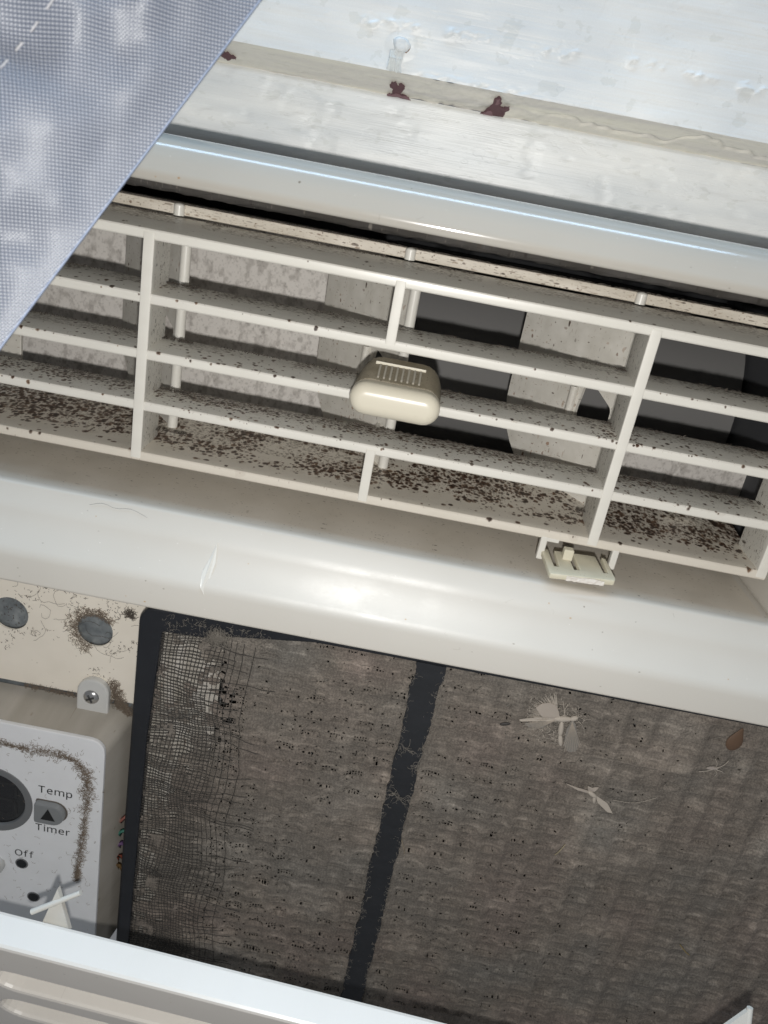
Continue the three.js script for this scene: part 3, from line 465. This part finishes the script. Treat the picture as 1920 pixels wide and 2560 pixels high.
const matColor = dataTex(MW, MH, (u, v, o, i, j) => {
  const x = FX0 + (FX1 - FX0) * u, y = FY0 + (FY1 - FY0) * v, [c, a, b] = meshCell(x, y);
  const big = fbm(x / 26, y / 22, 3), mid = fbm(x / 5, y / 4 + 30, 3), hue = fbm(x / 34 + 60, y / 30, 2) - 0.5, fine = hash(i, j) - 0.5, fl = fbm(x * 1.4, y * 1.4, 3);
  const pale = sstep(0.56, 0.74, big) * 0.6 + sstep(0.6, 0.8, mid) * 0.55; // lint lies in paler clumps
  const th = Math.max(sstep(0.36, 0.5, Math.abs(a)), sstep(0.38, 0.5, Math.abs(b))); // the threads show through
  let L = 121 + pale * 26 + (mid - 0.5) * 14 + fine * 34 + (fl - 0.5) * 40 - th * 12;
  const row = ((y + 500) / cellY - 0.06 * Math.sin(x / 30)) % 1; L -= sstep(0.09, 0.0, Math.abs(row - 0.02)) * 14 * sstep(0.3, 0.6, fbm(x / 9, y / 9, 2));
  const lower = sstep(0.1, 0.03, Math.abs(row - 0.36)) * sstep(0.42, 0.6, fbm(x / 5 + 11, y / 2.2, 3)) * 15; L += lower;
  o[0] = L * (1.02 + hue * 0.05); o[1] = L * (0.955 - hue * 0.02); o[2] = L * (0.885 + (hue < 0 ? -hue * 0.06 : 0));
});
const matBump = dataTex(1024, 685, (u, v, o, i, j) => { const x = FX0 + (FX1 - FX0) * u, y = FY0 + (FY1 - FY0) * v; o[0] = o[1] = o[2] = 128 + (fbm(x * 1.5, y * 1.5, 3) - 0.5) * 170 + (hash(i, j) - 0.5) * 50; }, { srgb: false });
{
  const g = new THREE.PlaneGeometry(FX1 - FX0, FY1 - FY0, 300, 210); g.translate((FX0 + FX1) / 2, (FY0 + FY1) / 2, 0);
  const p = g.attributes.position;
  for (let i = 0; i < p.count; i++) {
    const x = p.getX(i), y = p.getY(i), cx = (x + 500) / cellX, cy = (y + 500) / cellY - 0.06 * Math.sin(x / 30), fx = cx - Math.floor(cx), fy = cy - Math.floor(cy);
    const pillow = Math.pow(Math.sin(Math.PI * fx) * Math.sin(Math.PI * clamp(fy)), 0.5), am = 0.75 + 0.5 * hash(Math.floor(cx), Math.floor(cy) + 19);
    p.setZ(i, -22.4 - 1.9 * am * pillow * sstep(-100, -60, x) - 1.5 * sstep(0.28, 0.05, fy) * sstep(0.1, 0.3, fx) * sstep(0.9, 0.7, fx) * am + (fbm(x / 9, y / 8, 2) - 0.5) * 0.8);
  }
  g.computeVertexNormals();
  const m = part('dust_mat', g, std({ map: matColor, alphaMap: matAlpha, alphaTest: 0.5, roughness: 1, bumpMap: matBump, bumpScale: 0.0004, side: THREE.DoubleSide }), filter, 'grey-brown felted dust with open meshes'); m.userData.kind = 'stuff';
}
// the bare, rucked threads near the left bar
{
  setSeed(404); const f = new Fuzz();
  const ruck = (x, y) => [x + 1.6 * Math.sin(y / 11 + x / 20) * sstep(-96, -84, x) + (fbm(x / 6, y / 6, 2) - 0.5) * 1.2, y + 2.6 * Math.sin((x + 96) / 17) * Math.sin(y / 8.5) + (fbm(x / 6 + 30, y / 6, 2) - 0.5) * 1.6, -22.1 + 0.9 * Math.sin(x / 5) * Math.sin(y / 5.5) + (fbm(x / 9, y / 9 + 3, 2) - 0.5) * 1.2];
  for (let x = -97; x < -44; x += rr(1.5, 2.3) * (1 + 2.2 * sstep(-68, -45, x))) { const a = -86 - Math.max(0, x + 80) * 0.1, pts = []; for (let y = a; y > -336; y -= 2.4) pts.push(ruck(x + rr(-0.08, 0.08), y)); f.strand(pts, 0.22); }
  for (let y = -88; y > -334; y -= rr(1.3, 2.1)) { const pts = [], e = -66 + Math.pow(rnd(), 2) * 34; for (let x = -98; x < e; x += 2) pts.push(ruck(x, y + rr(-0.06, 0.06))); f.strand(pts, 0.21); }
  const net = part('net_threads', f.geo(), std({ color: lin(0.055, 0.05, 0.045), roughness: 0.9 }), filter, 'bare dark threads of the net'); net.userData.kind = 'stuff';
}
// lint lying on the filter
{
  setSeed(405); const f = new Fuzz();
  for (let k = 0; k < 5200; k++) { const x = rr(-70, 285), y = rr(-300, -84); if (fbm(x / 14, y / 12 + 4, 3) < 0.46) continue; f.curl(x, y, -21.6, rr(1, 4.5), rr(0.05, 0.1), 0.9, 4); }
  for (let k = 0; k < 500; k++) { const y = rr(-300, -80), s = rnd() < 0.5 ? -1 : 1; f.curl(edgeX(y, s) + rr(-1.4, 1.4), y, -20.8, rr(1, 3), rr(0.05, 0.09), 0.6, 4); }
  for (let k = 0; k < 260; k++) f.curl(rr(-90, -40), rr(-91, -79), -20.7, rr(0.8, 3), rr(0.05, 0.1), 0.7, 4);
  for (let k = 0; k < 420; k++) f.curl(-66 + rr(-5, 7) * rnd(), -86 + rr(-5, 5) * rnd(), -20.6, rr(1, 3.6), rr(0.06, 0.11), 1.2, 4);
  for (const [x, y] of [[31, -157], [36, -158], [33, -128], [38, -137]]) for (let k = 0; k < 12; k++) f.curl(x + rr(-3, 3), y + rr(-1, 1), -20.6, rr(3, 8), 0.09, 0.8, 5);
  const m = part('lint', f.geo(), std({ color: lin(0.25, 0.228, 0.198), roughness: 1 }), filter); m.userData.kind = 'stuff';
}

/* ---------- dust on the unit ---------- */
function dustThing(name, label, mat, fill) { setSeed(fill.seed); const f = new Fuzz(); fill.run(f); const g = f.geo(); g.computeBoundingBox(); const c = g.boundingBox.min; const t = thing(name, [c.x, c.y, c.z], label, 'dust'); t.userData.kind = 'stuff'; const m = part('fibres', g, mat, t); m.userData.kind = 'stuff'; }
const along = (pts, t) => { const n = pts.length - 1, k = Math.min(n - 1, Math.floor(t * n)), s = t * n - k; return [pts[k][0] + (pts[k + 1][0] - pts[k][0]) * s, pts[k][1] + (pts[k + 1][1] - pts[k][1]) * s]; };
const dustLine = [[-172, -158.4], [-161.6, -159.6], [-147, -160.4], [-134.2, -159.8], [-124.6, -161.6], [-119.4, -166.5], [-117.8, -174], [-117.6, -184], [-118.2, -194.8], [-119, -208], [-119.9, -220], [-121, -233], [-121.4, -240]];
dustThing('dust_line', 'brown fluffy dust line along the edge of the silver control panel', brownDust, { seed: 501, run: (f) => { for (let k = 0; k < 1900; k++) { const t = rnd(), wide = rnd() < 0.25 ? 2 : 0.75, [x, y] = along(dustLine, t), w = (t < 0.9 ? 1.9 : 0.9) * (0.15 + 1.7 * sstep(0.2, 0.8, fbm(t * 34, 2, 3))) * (1.15 - 0.75 * sstep(0.6, 1, t)); const q = (rnd() + rnd() + rnd() - 1.5) * w * 1.1 * wide; f.curl(x + q * (t > 0.4 ? 1 : 0.3), y + q * (t > 0.4 ? 0.3 : 1), -7.9, rr(0.8, 3.4), rr(0.05, 0.1), 1.0, 4); } for (let k = 0; k < 90; k++) f.curl(rr(-160, -112), rr(-262, -152), -7.9, rr(0.8, 3.5), 0.06, 0.3, 4); } });
dustThing('dust_ring', 'brown dust caught round the right hole of the metal plate', brownDust, { seed: 502, run: (f) => { for (let k = 0; k < 760; k++) { const a = rr(0.6, 4.6), r = 8.8 + Math.pow(rnd(), 2) * (3.4 + 2.4 * sstep(1.6, 3, a)); f.curl(-126.3 + Math.cos(a) * r, -101.4 + Math.sin(a) * r, -29.9, rr(0.8, 2.6), rr(0.06, 0.11), 0.7, 4); } } });
dustThing('dust_clump', 'brown dust clump trailing from the screw tab to the filter frame', brownDust, { seed: 503, run: (f) => { const L = [[-115.6, -129], [-114, -136], [-111, -142], [-106, -146]]; for (let k = 0; k < 620; k++) { const [x, y] = along(L, rnd()); f.curl(x + (rnd() + rnd() - 1) * 4, y + (rnd() + rnd() - 1) * 3.6, -29.9, rr(1, 3.4), rr(0.07, 0.12), 1.4, 4); } for (let k = 0; k < 420; k++) f.curl(rr(-160, -116), -140.6 + (rnd() + rnd() - 1) * 1.4, -29.6, rr(0.8, 2.4), 0.08, 0.8, 4); } });
dustThing('cobweb_dust', 'scattered dust flecks and cobweb threads across the cream metal plate', darkDust, { seed: 504, run: (f) => { for (let k = 0; k < 900; k++) { const x = rr(-172, -104), y = rr(-134, -82); if (fbm(x / 9 + 3, y / 9, 3) < 0.5 + 0.12 * sstep(-100, -125, y)) continue; f.curl(x, y, -29.9, rr(0.3, 1.8), rr(0.06, 0.15), 0.4, 3); } for (let k = 0; k < 16; k++) f.curl(rr(-168, -106), rr(-112, -84), -29.6, rr(8, 22), 0.07, 1.4, 9); for (let k = 0; k < 170; k++) f.curl(-109.5 + rr(-2, 2), -88.4 + rr(-2, 2), -29.8, rr(0.8, 3), 0.09, 1, 4); } });
// fuzz on the rear edges of the slats and on the rail
dustThing('slat_dust', 'grey fuzz along the rear edges of the louver slats and their rail', darkDust, { seed: 505, run: (f) => {
  slatDefs.forEach(([yt, yb, dep], i) => { if (i > 3) return; for (let k = 0; k < (i === 0 ? 1500 : 620); k++) { const x = rr(-170, 150); if (fbm(x / 12 + i * 9, 4, 3) < 0.44) continue; const z = -dep + rr(-0.2, 3) * rnd() * 1.6; f.strand([[x, yb - 0.02, z], [x + rr(-0.5, 0.5), yb + rr(0.1, 0.4), z + rr(-0.3, 0.3)], [x + rr(-1.1, 1.1), yb + rr(0.05, 0.7), z + rr(-0.6, 0.4)]], rr(0.05, 0.11)); } });
  for (let k = 0; k < 900; k++) { const x = rr(-150, 150); f.strand([[x, 98.4, -28.4], [x + rr(-0.7, 0.7), 98.8 + rnd() * 0.5, -27.8], [x + rr(-1.2, 1.2), 98.6 + rnd() * 0.6, -27.3]], rr(0.05, 0.11)); }
  for (const x of [-99.4, -92, 81, 152]) for (const [yt, yb] of slatDefs.slice(1)) for (let k = 0; k < 60; k++) { const q = x + rr(-2, 4); f.strand([[q, yb + 0.3, -20], [q + rr(-0.6, 0.6), yb + rr(0.4, 1), -20.5 + rr(-2, 2)], [q + rr(-1, 1), yb + rr(0.3, 1.2), -20.5 + rr(-2, 2)]], rr(0.05, 0.1)); }
} });

{ const t = thing('hair', [-100, -14, 15], 'thin curly hair stuck on the cream bezel above the metal plate', 'hair'); part('strand', fibre([[-113, -14.2, 15.3], [-108, -12.8, 14.6], [-103, -13.8, 15], [-97, -13, 14.7], [-90, -14.8, 15.6]], 0.07), std({ color: lin(0.3, 0.27, 0.24), roughness: 0.9 }), t); }

/* ---------- insects and scraps on the filter ---------- */
const moths = 'dead insects on the filter';
const mothMat = std({ color: lin(0.52, 0.465, 0.4), roughness: 0.9 }), wingMat = new THREE.MeshPhysicalMaterial({ color: lin(0.6, 0.53, 0.46), roughness: 0.85, transmission: 0.25, thickness: 0 }), paleWing = new THREE.MeshPhysicalMaterial({ color: lin(0.5, 0.47, 0.43), roughness: 0.6, transmission: 0.55, thickness: 0 });
function blob(p, q, ra, rb) { const a = new THREE.Vector3(...p), b = new THREE.Vector3(...q), d = b.clone().sub(a), g = new THREE.SphereGeometry(1, 14, 10); g.scale(ra, d.length() / 2 + ra * 0.3, rb); g.applyQuaternion(new THREE.Quaternion().setFromUnitVectors(new THREE.Vector3(0, 1, 0), d.normalize())); g.translate(...a.add(b).multiplyScalar(0.5).toArray()); return g; }
function wing(root, pts, thick = 0.18, lift = 0.8) { const g = slab(roundPoly(pts.map((p) => [p[0], p[1], 0.8]), true, 3), 0, thick), p = g.attributes.position; for (let i = 0; i < p.count; i++) { const d = Math.hypot(p.getX(i) - root[0], p.getY(i) - root[1]); p.setZ(i, p.getZ(i) + root[2] + lift * Math.sin(Math.min(1.4, d / 12)) + 0.25 * Math.sin(d * 1.7 + p.getX(i))); } g.computeVertexNormals(); return g; }
{
  const m = thing('dead_moth', [100, -97, -20.5], 'large pale dead moth with spread wings on the filter near the bezel', 'insect', moths);
  part('body', [blob([96.4, -94, -19.4], [104, -92.4, -19.4], 1.5, 1.3), blob([103.6, -92.6, -19.2], [106.4, -90.8, -19.2], 1.3, 1.2), blob([100.2, -95, -19.6], [101.4, -103, -19.6], 1.25, 1.1), blob([101.2, -102, -19.8], [103.2, -108.4, -19.8], 1.15, 1)], mothMat, m);
  part('wing', wing([98, -93.4, -19.4], [[99, -92.8], [98, -95], [88, -96.8], [81, -98.6], [80.4, -97.4], [88, -95]]), mothMat, m);
  part('wing', wing([97.5, -93, -19.2], [[98.6, -92.6], [95.6, -94.2], [90, -93.4], [86.2, -89.6], [88.4, -86.4], [92, -85], [94.6, -86.2], [97, -89]]), wingMat, m);
  part('wing', wing([96, -95, -20], [[97, -94.6], [92, -100.4], [86, -101.4], [83.4, -99.6], [88, -97.6]]), paleWing, m);
  part('wing', wing([105, -94, -19.4], [[104.6, -93], [106.6, -94.4], [110.8, -104.6], [110.6, -109.2], [107.4, -110.4], [104, -107], [103.2, -98]]), paleWing, m);
  for (const [e, w] of [[[97.6, -83.4], 0.28], [[100.4, -84.6], 0.22]]) part('leg', fibre([[100.6, -91.4, -19], [99.4, -88, -18.4], [e[0], e[1], -19.4]], w), mothMat, m);
  part('antenna', fibre([[106, -91.6, -19], [109.4, -94, -18.6], [111.6, -97.6, -19], [112.2, -99.2, -19.6]], 0.2), mothMat, m);
  setSeed(606); const f = new Fuzz(); for (let k = 0; k < 260; k++) { const a = rr(1.9, 3.6), r = rr(6, 15); f.strand([[98 + Math.cos(a) * r * 0.7, -93 + Math.sin(a) * r * 0.7, -19], [98 + Math.cos(a) * r, -93 + Math.sin(a) * r, -19.2 + rnd() * 0.5]], 0.09); } for (let k = 0; k < 240; k++) f.curl(rr(84, 110), rr(-108, -86), -20.2, rr(1.5, 5), rr(0.06, 0.1), 1, 4); for (let k = 0; k < 9; k++) { const a = -1.02 - k * 0.075, r = rr(13, 17); f.strand([[104.6, -93.4, -18.8], [104.6 + Math.cos(a) * r * 0.5, -93.4 + Math.sin(a) * r * 0.5, -18], [104.6 + Math.cos(a) * r, -93.4 + Math.sin(a) * r, -18.1]], 0.16); } for (let k = 0; k < 7; k++) { const a = 3.5 + k * 0.06, r = rr(11, 16); f.strand([[97, -94.6, -19], [97 + Math.cos(a) * r, -94.6 + Math.sin(a) * r, -18.8]], 0.15); } part('fringe', f.geo(), mothMat, m);
}
{
  const m = thing('dead_moth', [127, -134, -20.5], 'small tan dead moth lying on the filter below the large one', 'insect', moths);
  part('body', [blob([123.4, -132, -20], [127.6, -134.2, -20], 1.2, 1), blob([126.6, -133.6, -20.2], [127.6, -138, -20.2], 0.9, 0.8)], mothMat, m);
  part('wing', wing([124, -132.2, -20], [[124.6, -131.6], [116.4, -130.2], [110.4, -128.6], [117, -131.6], [124, -133]]), wingMat, m);
  part('wing', wing([128, -134, -20], [[127, -133], [134, -136.4], [137.8, -141.4], [134.4, -141], [129, -137]]), mothMat, m);
  part('wing', wing([124, -131, -20], [[123, -131.6], [121.6, -128], [124.4, -129], [127, -127.4], [126.4, -131]]), wingMat, m);
  part('leg', fibre([[136, -134, -20], [146, -133, -19.6], [156, -128, -20.4]], 0.14), mothMat, m);
}
{
  const m = thing('dead_insect', [177, -105, -20.5], 'tiny grey insect husk with thin legs on the right of the filter', 'insect', moths);
  part('body', [blob([173, -105.6, -20.2], [178, -104.4, -20.2], 1, 0.9)], std({ color: lin(0.36, 0.32, 0.29), roughness: 0.9 }), m);
  for (const [a, b, c] of [[170, -108.6, 0], [181.4, -99.4, 0], [182, -107, 0], [178, -109.6, 0], [175, -99.6, 0]]) part('leg', fibre([[176, -105, -19.8], [(176 + a) / 2 + 0.6, (-105 + b) / 2 + 1, -18.9], [a, b, -20.4]], 0.2), mothMat, m);
}
{
  const m = thing('seed_husk', [180, -86, -20.4], 'brown teardrop seed husk on the filter under the right end of the bezel', 'seed');
  part('husk', (() => { const g = new THREE.SphereGeometry(1, 16, 12), p = g.attributes.position; for (let i = 0; i < p.count; i++) { const y = p.getY(i), s = 1 - 0.62 * sstep(-0.5, 1, y); p.setXYZ(i, p.getX(i) * 4.1 * s, y * 6.6, p.getZ(i) * 1.3 * s); } g.rotateZ(-0.14); g.translate(180.2, -86.4, -19.6); g.computeVertexNormals(); return g; })(), std({ color: lin(0.13, 0.078, 0.048), roughness: 0.7 }), m);
}
{ // small scraps that can be told apart
  const S = [['plant_fibre', [[121, -166.6], [118.6, -172], [117.6, -174.6]], 0.35, [0.42, 0.36, 0.24], 'short straw-coloured fibre on the lower middle of the filter'], ['plant_fibre', [[196, -218], [200, -221.5], [203, -224]], 0.3, [0.4, 0.3, 0.12], 'yellow plant fibre at the lower right of the filter'], ['plant_fibre', [[40.5, -184], [43, -190], [43.6, -193]], 0.24, [0.42, 0.35, 0.25], 'thin tan fibre at the right edge of the dark rib']];
  for (const [n, pts, r, c, label] of S) { const t = thing(n, [pts[1][0], pts[1][1], -20.6], label, 'fibre'); part('strand', fibre(pts.map((p, i) => [...p, -20.2 + (i === 1 ? 0.7 : 0)]), r), std({ color: lin(...c), roughness: 0.8 }), t); }
  const e = thing('seed', [74.6, -103, -20.4], 'small dark flat seed on the filter left of the large moth', 'seed'); part('shell', (() => { const g = new THREE.SphereGeometry(1, 12, 8); g.scale(2.6, 0.9, 0.5); g.rotateZ(0.3); g.translate(75, -102.6, -20); return g; })(), std({ color: lin(0.05, 0.045, 0.042), roughness: 0.6 }), e);
  const h = thing('paint_flake', [128, 9, -42], 'curled white flake lying behind the right end of the bottom slat', 'flake'); part('flake', (() => { const g = new THREE.PlaneGeometry(15, 4, 16, 4), p = g.attributes.position; for (let i = 0; i < p.count; i++) { const x = p.getX(i), y = p.getY(i); p.setXYZ(i, x + 128, 9.4 + (y + 2) * (1 - Math.pow(x / 7.8, 2)) * 0.9 + 0.3 * fbm(x, y, 2), -40 + y * 0.5 + (fbm(x / 2, y + 5, 2)) * 1.2); } g.computeVertexNormals(); return g; })(), std({ color: lin(0.72, 0.7, 0.66), roughness: 0.7, side: THREE.DoubleSide }), h);
}

/* ---------- the opened intake panel in front ---------- */
{
  const t = thing('intake_panel', [-123.4, -178, 65], 'white slotted intake panel hanging open in front of the filter', 'panel');
  t.userData.localFrame = true; t.rotation.order = 'YXZ'; t.rotation.y = -0.0602; t.rotation.x = THREE.MathUtils.degToRad(15);
  const slots = []; const slot = (x0, x1, yc, h) => { const r = h / 2, o = []; for (let k = 0; k <= 10; k++) { const a = Math.PI / 2 + Math.PI * k / 10; o.push([x0 + r + r * Math.cos(a) * 1.4, yc + r * Math.sin(a)]); } for (let k = 0; k <= 10; k++) { const a = -Math.PI / 2 + Math.PI * k / 10; o.push([x1 - r + r * Math.cos(a), yc + r * Math.sin(a)]); } return o.reverse(); };
  for (let k = 0; k < 4; k++) slots.push(slot(2, 320, -31 - k * 28, 16.5));
  const panelMat = std({ map: (() => { setSeed(701); return canvasTex(1024, 512, (x, w, h) => { baseFill(x, w, h, [230, 225, 217], 6, 120, 90, 8); for (let k = 0; k < 90; k++) blot(x, rnd() * w, rnd() * h, rr(1, 4), rr(1, 3.4), [[168, 160, 150], [150, 146, 150], [190, 160, 130]][(rnd() * 3) | 0], rr(0.15, 0.45)); }, { repeat: [1, 1] }); })(), roughness: 0.32 });
  const g = slab([[-60, -150], [330, -150], [330, 0], [-60, 0]], 0, 13.6, slots, 1.6);
  part('slotted_plate', planarUV(g, [160, 60]), panelMat, t);
  // slot-end highlights come from the round ends; fins behind the top edge
  const tri = (a, b, c, th) => { const A = new THREE.Vector3(...a), B = new THREE.Vector3(...b), Cc = new THREE.Vector3(...c), n = B.clone().sub(A).cross(Cc.clone().sub(A)).normalize().multiplyScalar(th / 2), q = []; for (const s of [1, -1]) for (const p of [A, B, Cc]) q.push(p.clone().addScaledVector(n, s)); const P = []; for (const k of [0, 1, 2, 3, 5, 4, 0, 3, 4, 0, 4, 1, 1, 4, 5, 1, 5, 2, 2, 5, 3, 2, 3, 0]) P.push(q[k].x, q[k].y, q[k].z); const g2 = new THREE.BufferGeometry(); g2.setAttribute('position', new THREE.Float32BufferAttribute(P, 3)); g2.computeVertexNormals(); return g2; };
  const clipA = part('clip', tri([17, -5, -1.4], [29, -5, -1.4], [22.2, 12.6, -8.6], 2.2), plastic, t, 'triangular clip at the left of the panel');
  part('clip_bar', cyl(1.25, [13, 1.4, -1.6], [31.4, 12, -8.8], 12, 1.05), plastic, clipA);
  const clipB = part('clip', tri([270, -4, -1], [304, -4, -1], [299.8, 25.2, -21.6], 2), plastic, t, 'triangular clip at the right of the panel');
  part('clip_edge', cyl(1.5, [304, -4, -1], [299.9, 25.4, -21.6], 10, 1.2), plastic, clipB);
}

/* ---------- the cloth at the upper left ---------- */
{
  const A = new THREE.Vector3(-54.6, 156.3, 65.8), B = new THREE.Vector3(-102, 65.8, 102.8), e = B.clone().sub(A), Le = e.length(); e.normalize();
  const n = EYE.clone().multiplyScalar(1000).sub(new THREE.Vector3(-95, 120, 80)).normalize(); n.addScaledVector(e, -n.dot(e)).normalize(); const side = n.clone().cross(e).normalize(); if (side.x > 0) side.negate();
  const cl = thing('cloth', [-54.6, 156.3, 65.8], 'blue-grey woven cloth hanging across the upper left corner', 'cloth');
  const ns = 150, nt = 90, P = [], UV = [], idx = [], bump = (s, t) => 2.4 * Math.sin((s * 0.75 + t * 0.5) / 19) * sstep(0, 30, t) + (fbm(s / 24 + 5, t / 20 + 2, 2) - 0.5) * 19 * sstep(0, 22, t) + (fbm(s / 9, t / 8, 2) - 0.5) * 1.6 * sstep(0, 10, t);
  const pitch = 0.86, ca = Math.cos(0.62), sa = Math.sin(0.62), point = (s, t) => A.clone().addScaledVector(e, s).addScaledVector(side, t).addScaledVector(n, bump(s, t));
  for (let j = 0; j <= nt; j++) for (let i = 0; i <= ns; i++) { const s = -60 + (Le + 150) * i / ns, t = 150 * j / nt, p = point(s, t); P.push(p.x, p.y, p.z); UV.push((s * ca - t * sa) / (4 * pitch), (s * sa + t * ca) / (4 * pitch)); }
  for (let j = 0; j < nt; j++) for (let i = 0; i < ns; i++) { const a = j * (ns + 1) + i, b = a + 1, c = a + ns + 1, d = c + 1; idx.push(a, c, b, b, c, d); }
  const g = new THREE.BufferGeometry(); g.setAttribute('position', new THREE.Float32BufferAttribute(P, 3)); g.setAttribute('uv', new THREE.Float32BufferAttribute(UV, 2)); g.setIndex(idx); g.computeVertexNormals();
  // plain weave, four threads to the tile
  const weave = (i, j) => { const u = (i % 128) / 32, v = (j % 128) / 32, a = Math.floor(u), b = Math.floor(v), fu = u - a - 0.5, fv = v - b - 0.5, over = (a + b) % 2 === 0, across = over ? fu : fv, alongT = over ? fv : fu; return [Math.max(0, 1 - Math.pow(Math.abs(across) * 2.1, 2)) * (0.55 + 0.45 * Math.cos(alongT * 3.1416)), over]; };
  const wm = dataTex(128, 128, (u, v, o, i, j) => { const [h, over] = weave(i, j), f = 0.97 + 0.06 * hash(i >> 1, j), du = (i % 32) / 32 - 0.5, dv = (j % 32) / 32 - 0.5, dot = (du * du) / 0.09 + (dv * dv) / 0.15 < 1; const c = dot ? [150, 154, 163] : [98, 105, 120]; for (let k = 0; k < 3; k++) o[k] = c[k] * f; }, { wrap: true });
  const wb = dataTex(128, 128, (u, v, o, i, j) => { const du = (i % 32) / 32 - 0.5, dv = (j % 32) / 32 - 0.5; o[0] = o[1] = o[2] = 255 * Math.sqrt(Math.max(0, 1 - du * du / 0.2 - dv * dv / 0.25)); }, { srgb: false, wrap: true });
  const cm = new THREE.MeshPhysicalMaterial({ map: wm, bumpMap: wb, bumpScale: 0.0002, roughness: 0.42, ior: 1.75, sheen: 0.15, sheenRoughness: 0.5, sheenColor: lin(0.6, 0.68, 0.85), side: THREE.DoubleSide });
  part('sheet', g, cm, cl);
  const hem = []; for (let i = 0; i <= ns; i += 5) { const s = -60 + (Le + 150) * i / ns, p = point(s, 0); hem.push(p.toArray()); } part('hem', fibre(hem, 0.42), std({ color: lin(0.26, 0.31, 0.42), roughness: 0.6 }), cl);
  setSeed(808); const st = std({ color: lin(0.5, 0.5, 0.52), roughness: 0.6 });
  for (let k = 0; k < 13; k++) { const s = 8 + k * 5.6 + rr(-0.4, 0.4), q = (d) => point(s + d, 33 + (s + d) * 0.02).addScaledVector(n, 0.25).toArray(); part('stitch', fibre([q(0), q(1.3), q(2.6)], 0.34), st, cl); }
}

/* ---------- the lamps themselves, outside the frame ---------- */
{
  const w = thing('window', [WIN.x * 1000, WIN.y * 1000, WIN.z * 1000], 'white framed daylight window above the unit, outside the frame', 'window');
  w.userData.localFrame = true; w.lookAt(WIN.x, 0, WIN.z - 0.12);
  const W = WIN.w * 500, H = WIN.h * 500;
  part('pane', bx(-W, W, -H, H, -6, 0), std({ color: 0x000000, emissive: lin(0.66, 0.82, 1), emissiveIntensity: 1.0 }), w);
  part('window_frame', [bx(-W - 50, W + 50, H, H + 50, -20, 20), bx(-W - 50, W + 50, -H - 50, -H, -20, 20), bx(-W - 50, -W, -H, H, -20, 20), bx(W, W + 50, -H, H, -20, 20)], std({ color: lin(0.7, 0.7, 0.7), roughness: 0.5 }), w);
  const f = thing('flash_lamp', [FLASH.x * 1000, FLASH.y * 1000, FLASH.z * 1000], 'small round phone flash just below the lens, outside the frame', 'lamp');
  part('lens', (() => { const g = new THREE.SphereGeometry(2.6, 14, 10); g.translate(FLASH.x * 1000, FLASH.y * 1000, FLASH.z * 1000); return g; })(), std({ color: 0x000000, emissive: lin(1, 0.965, 0.9), emissiveIntensity: 1 }), f);
}
renderer.render(scene, camera);
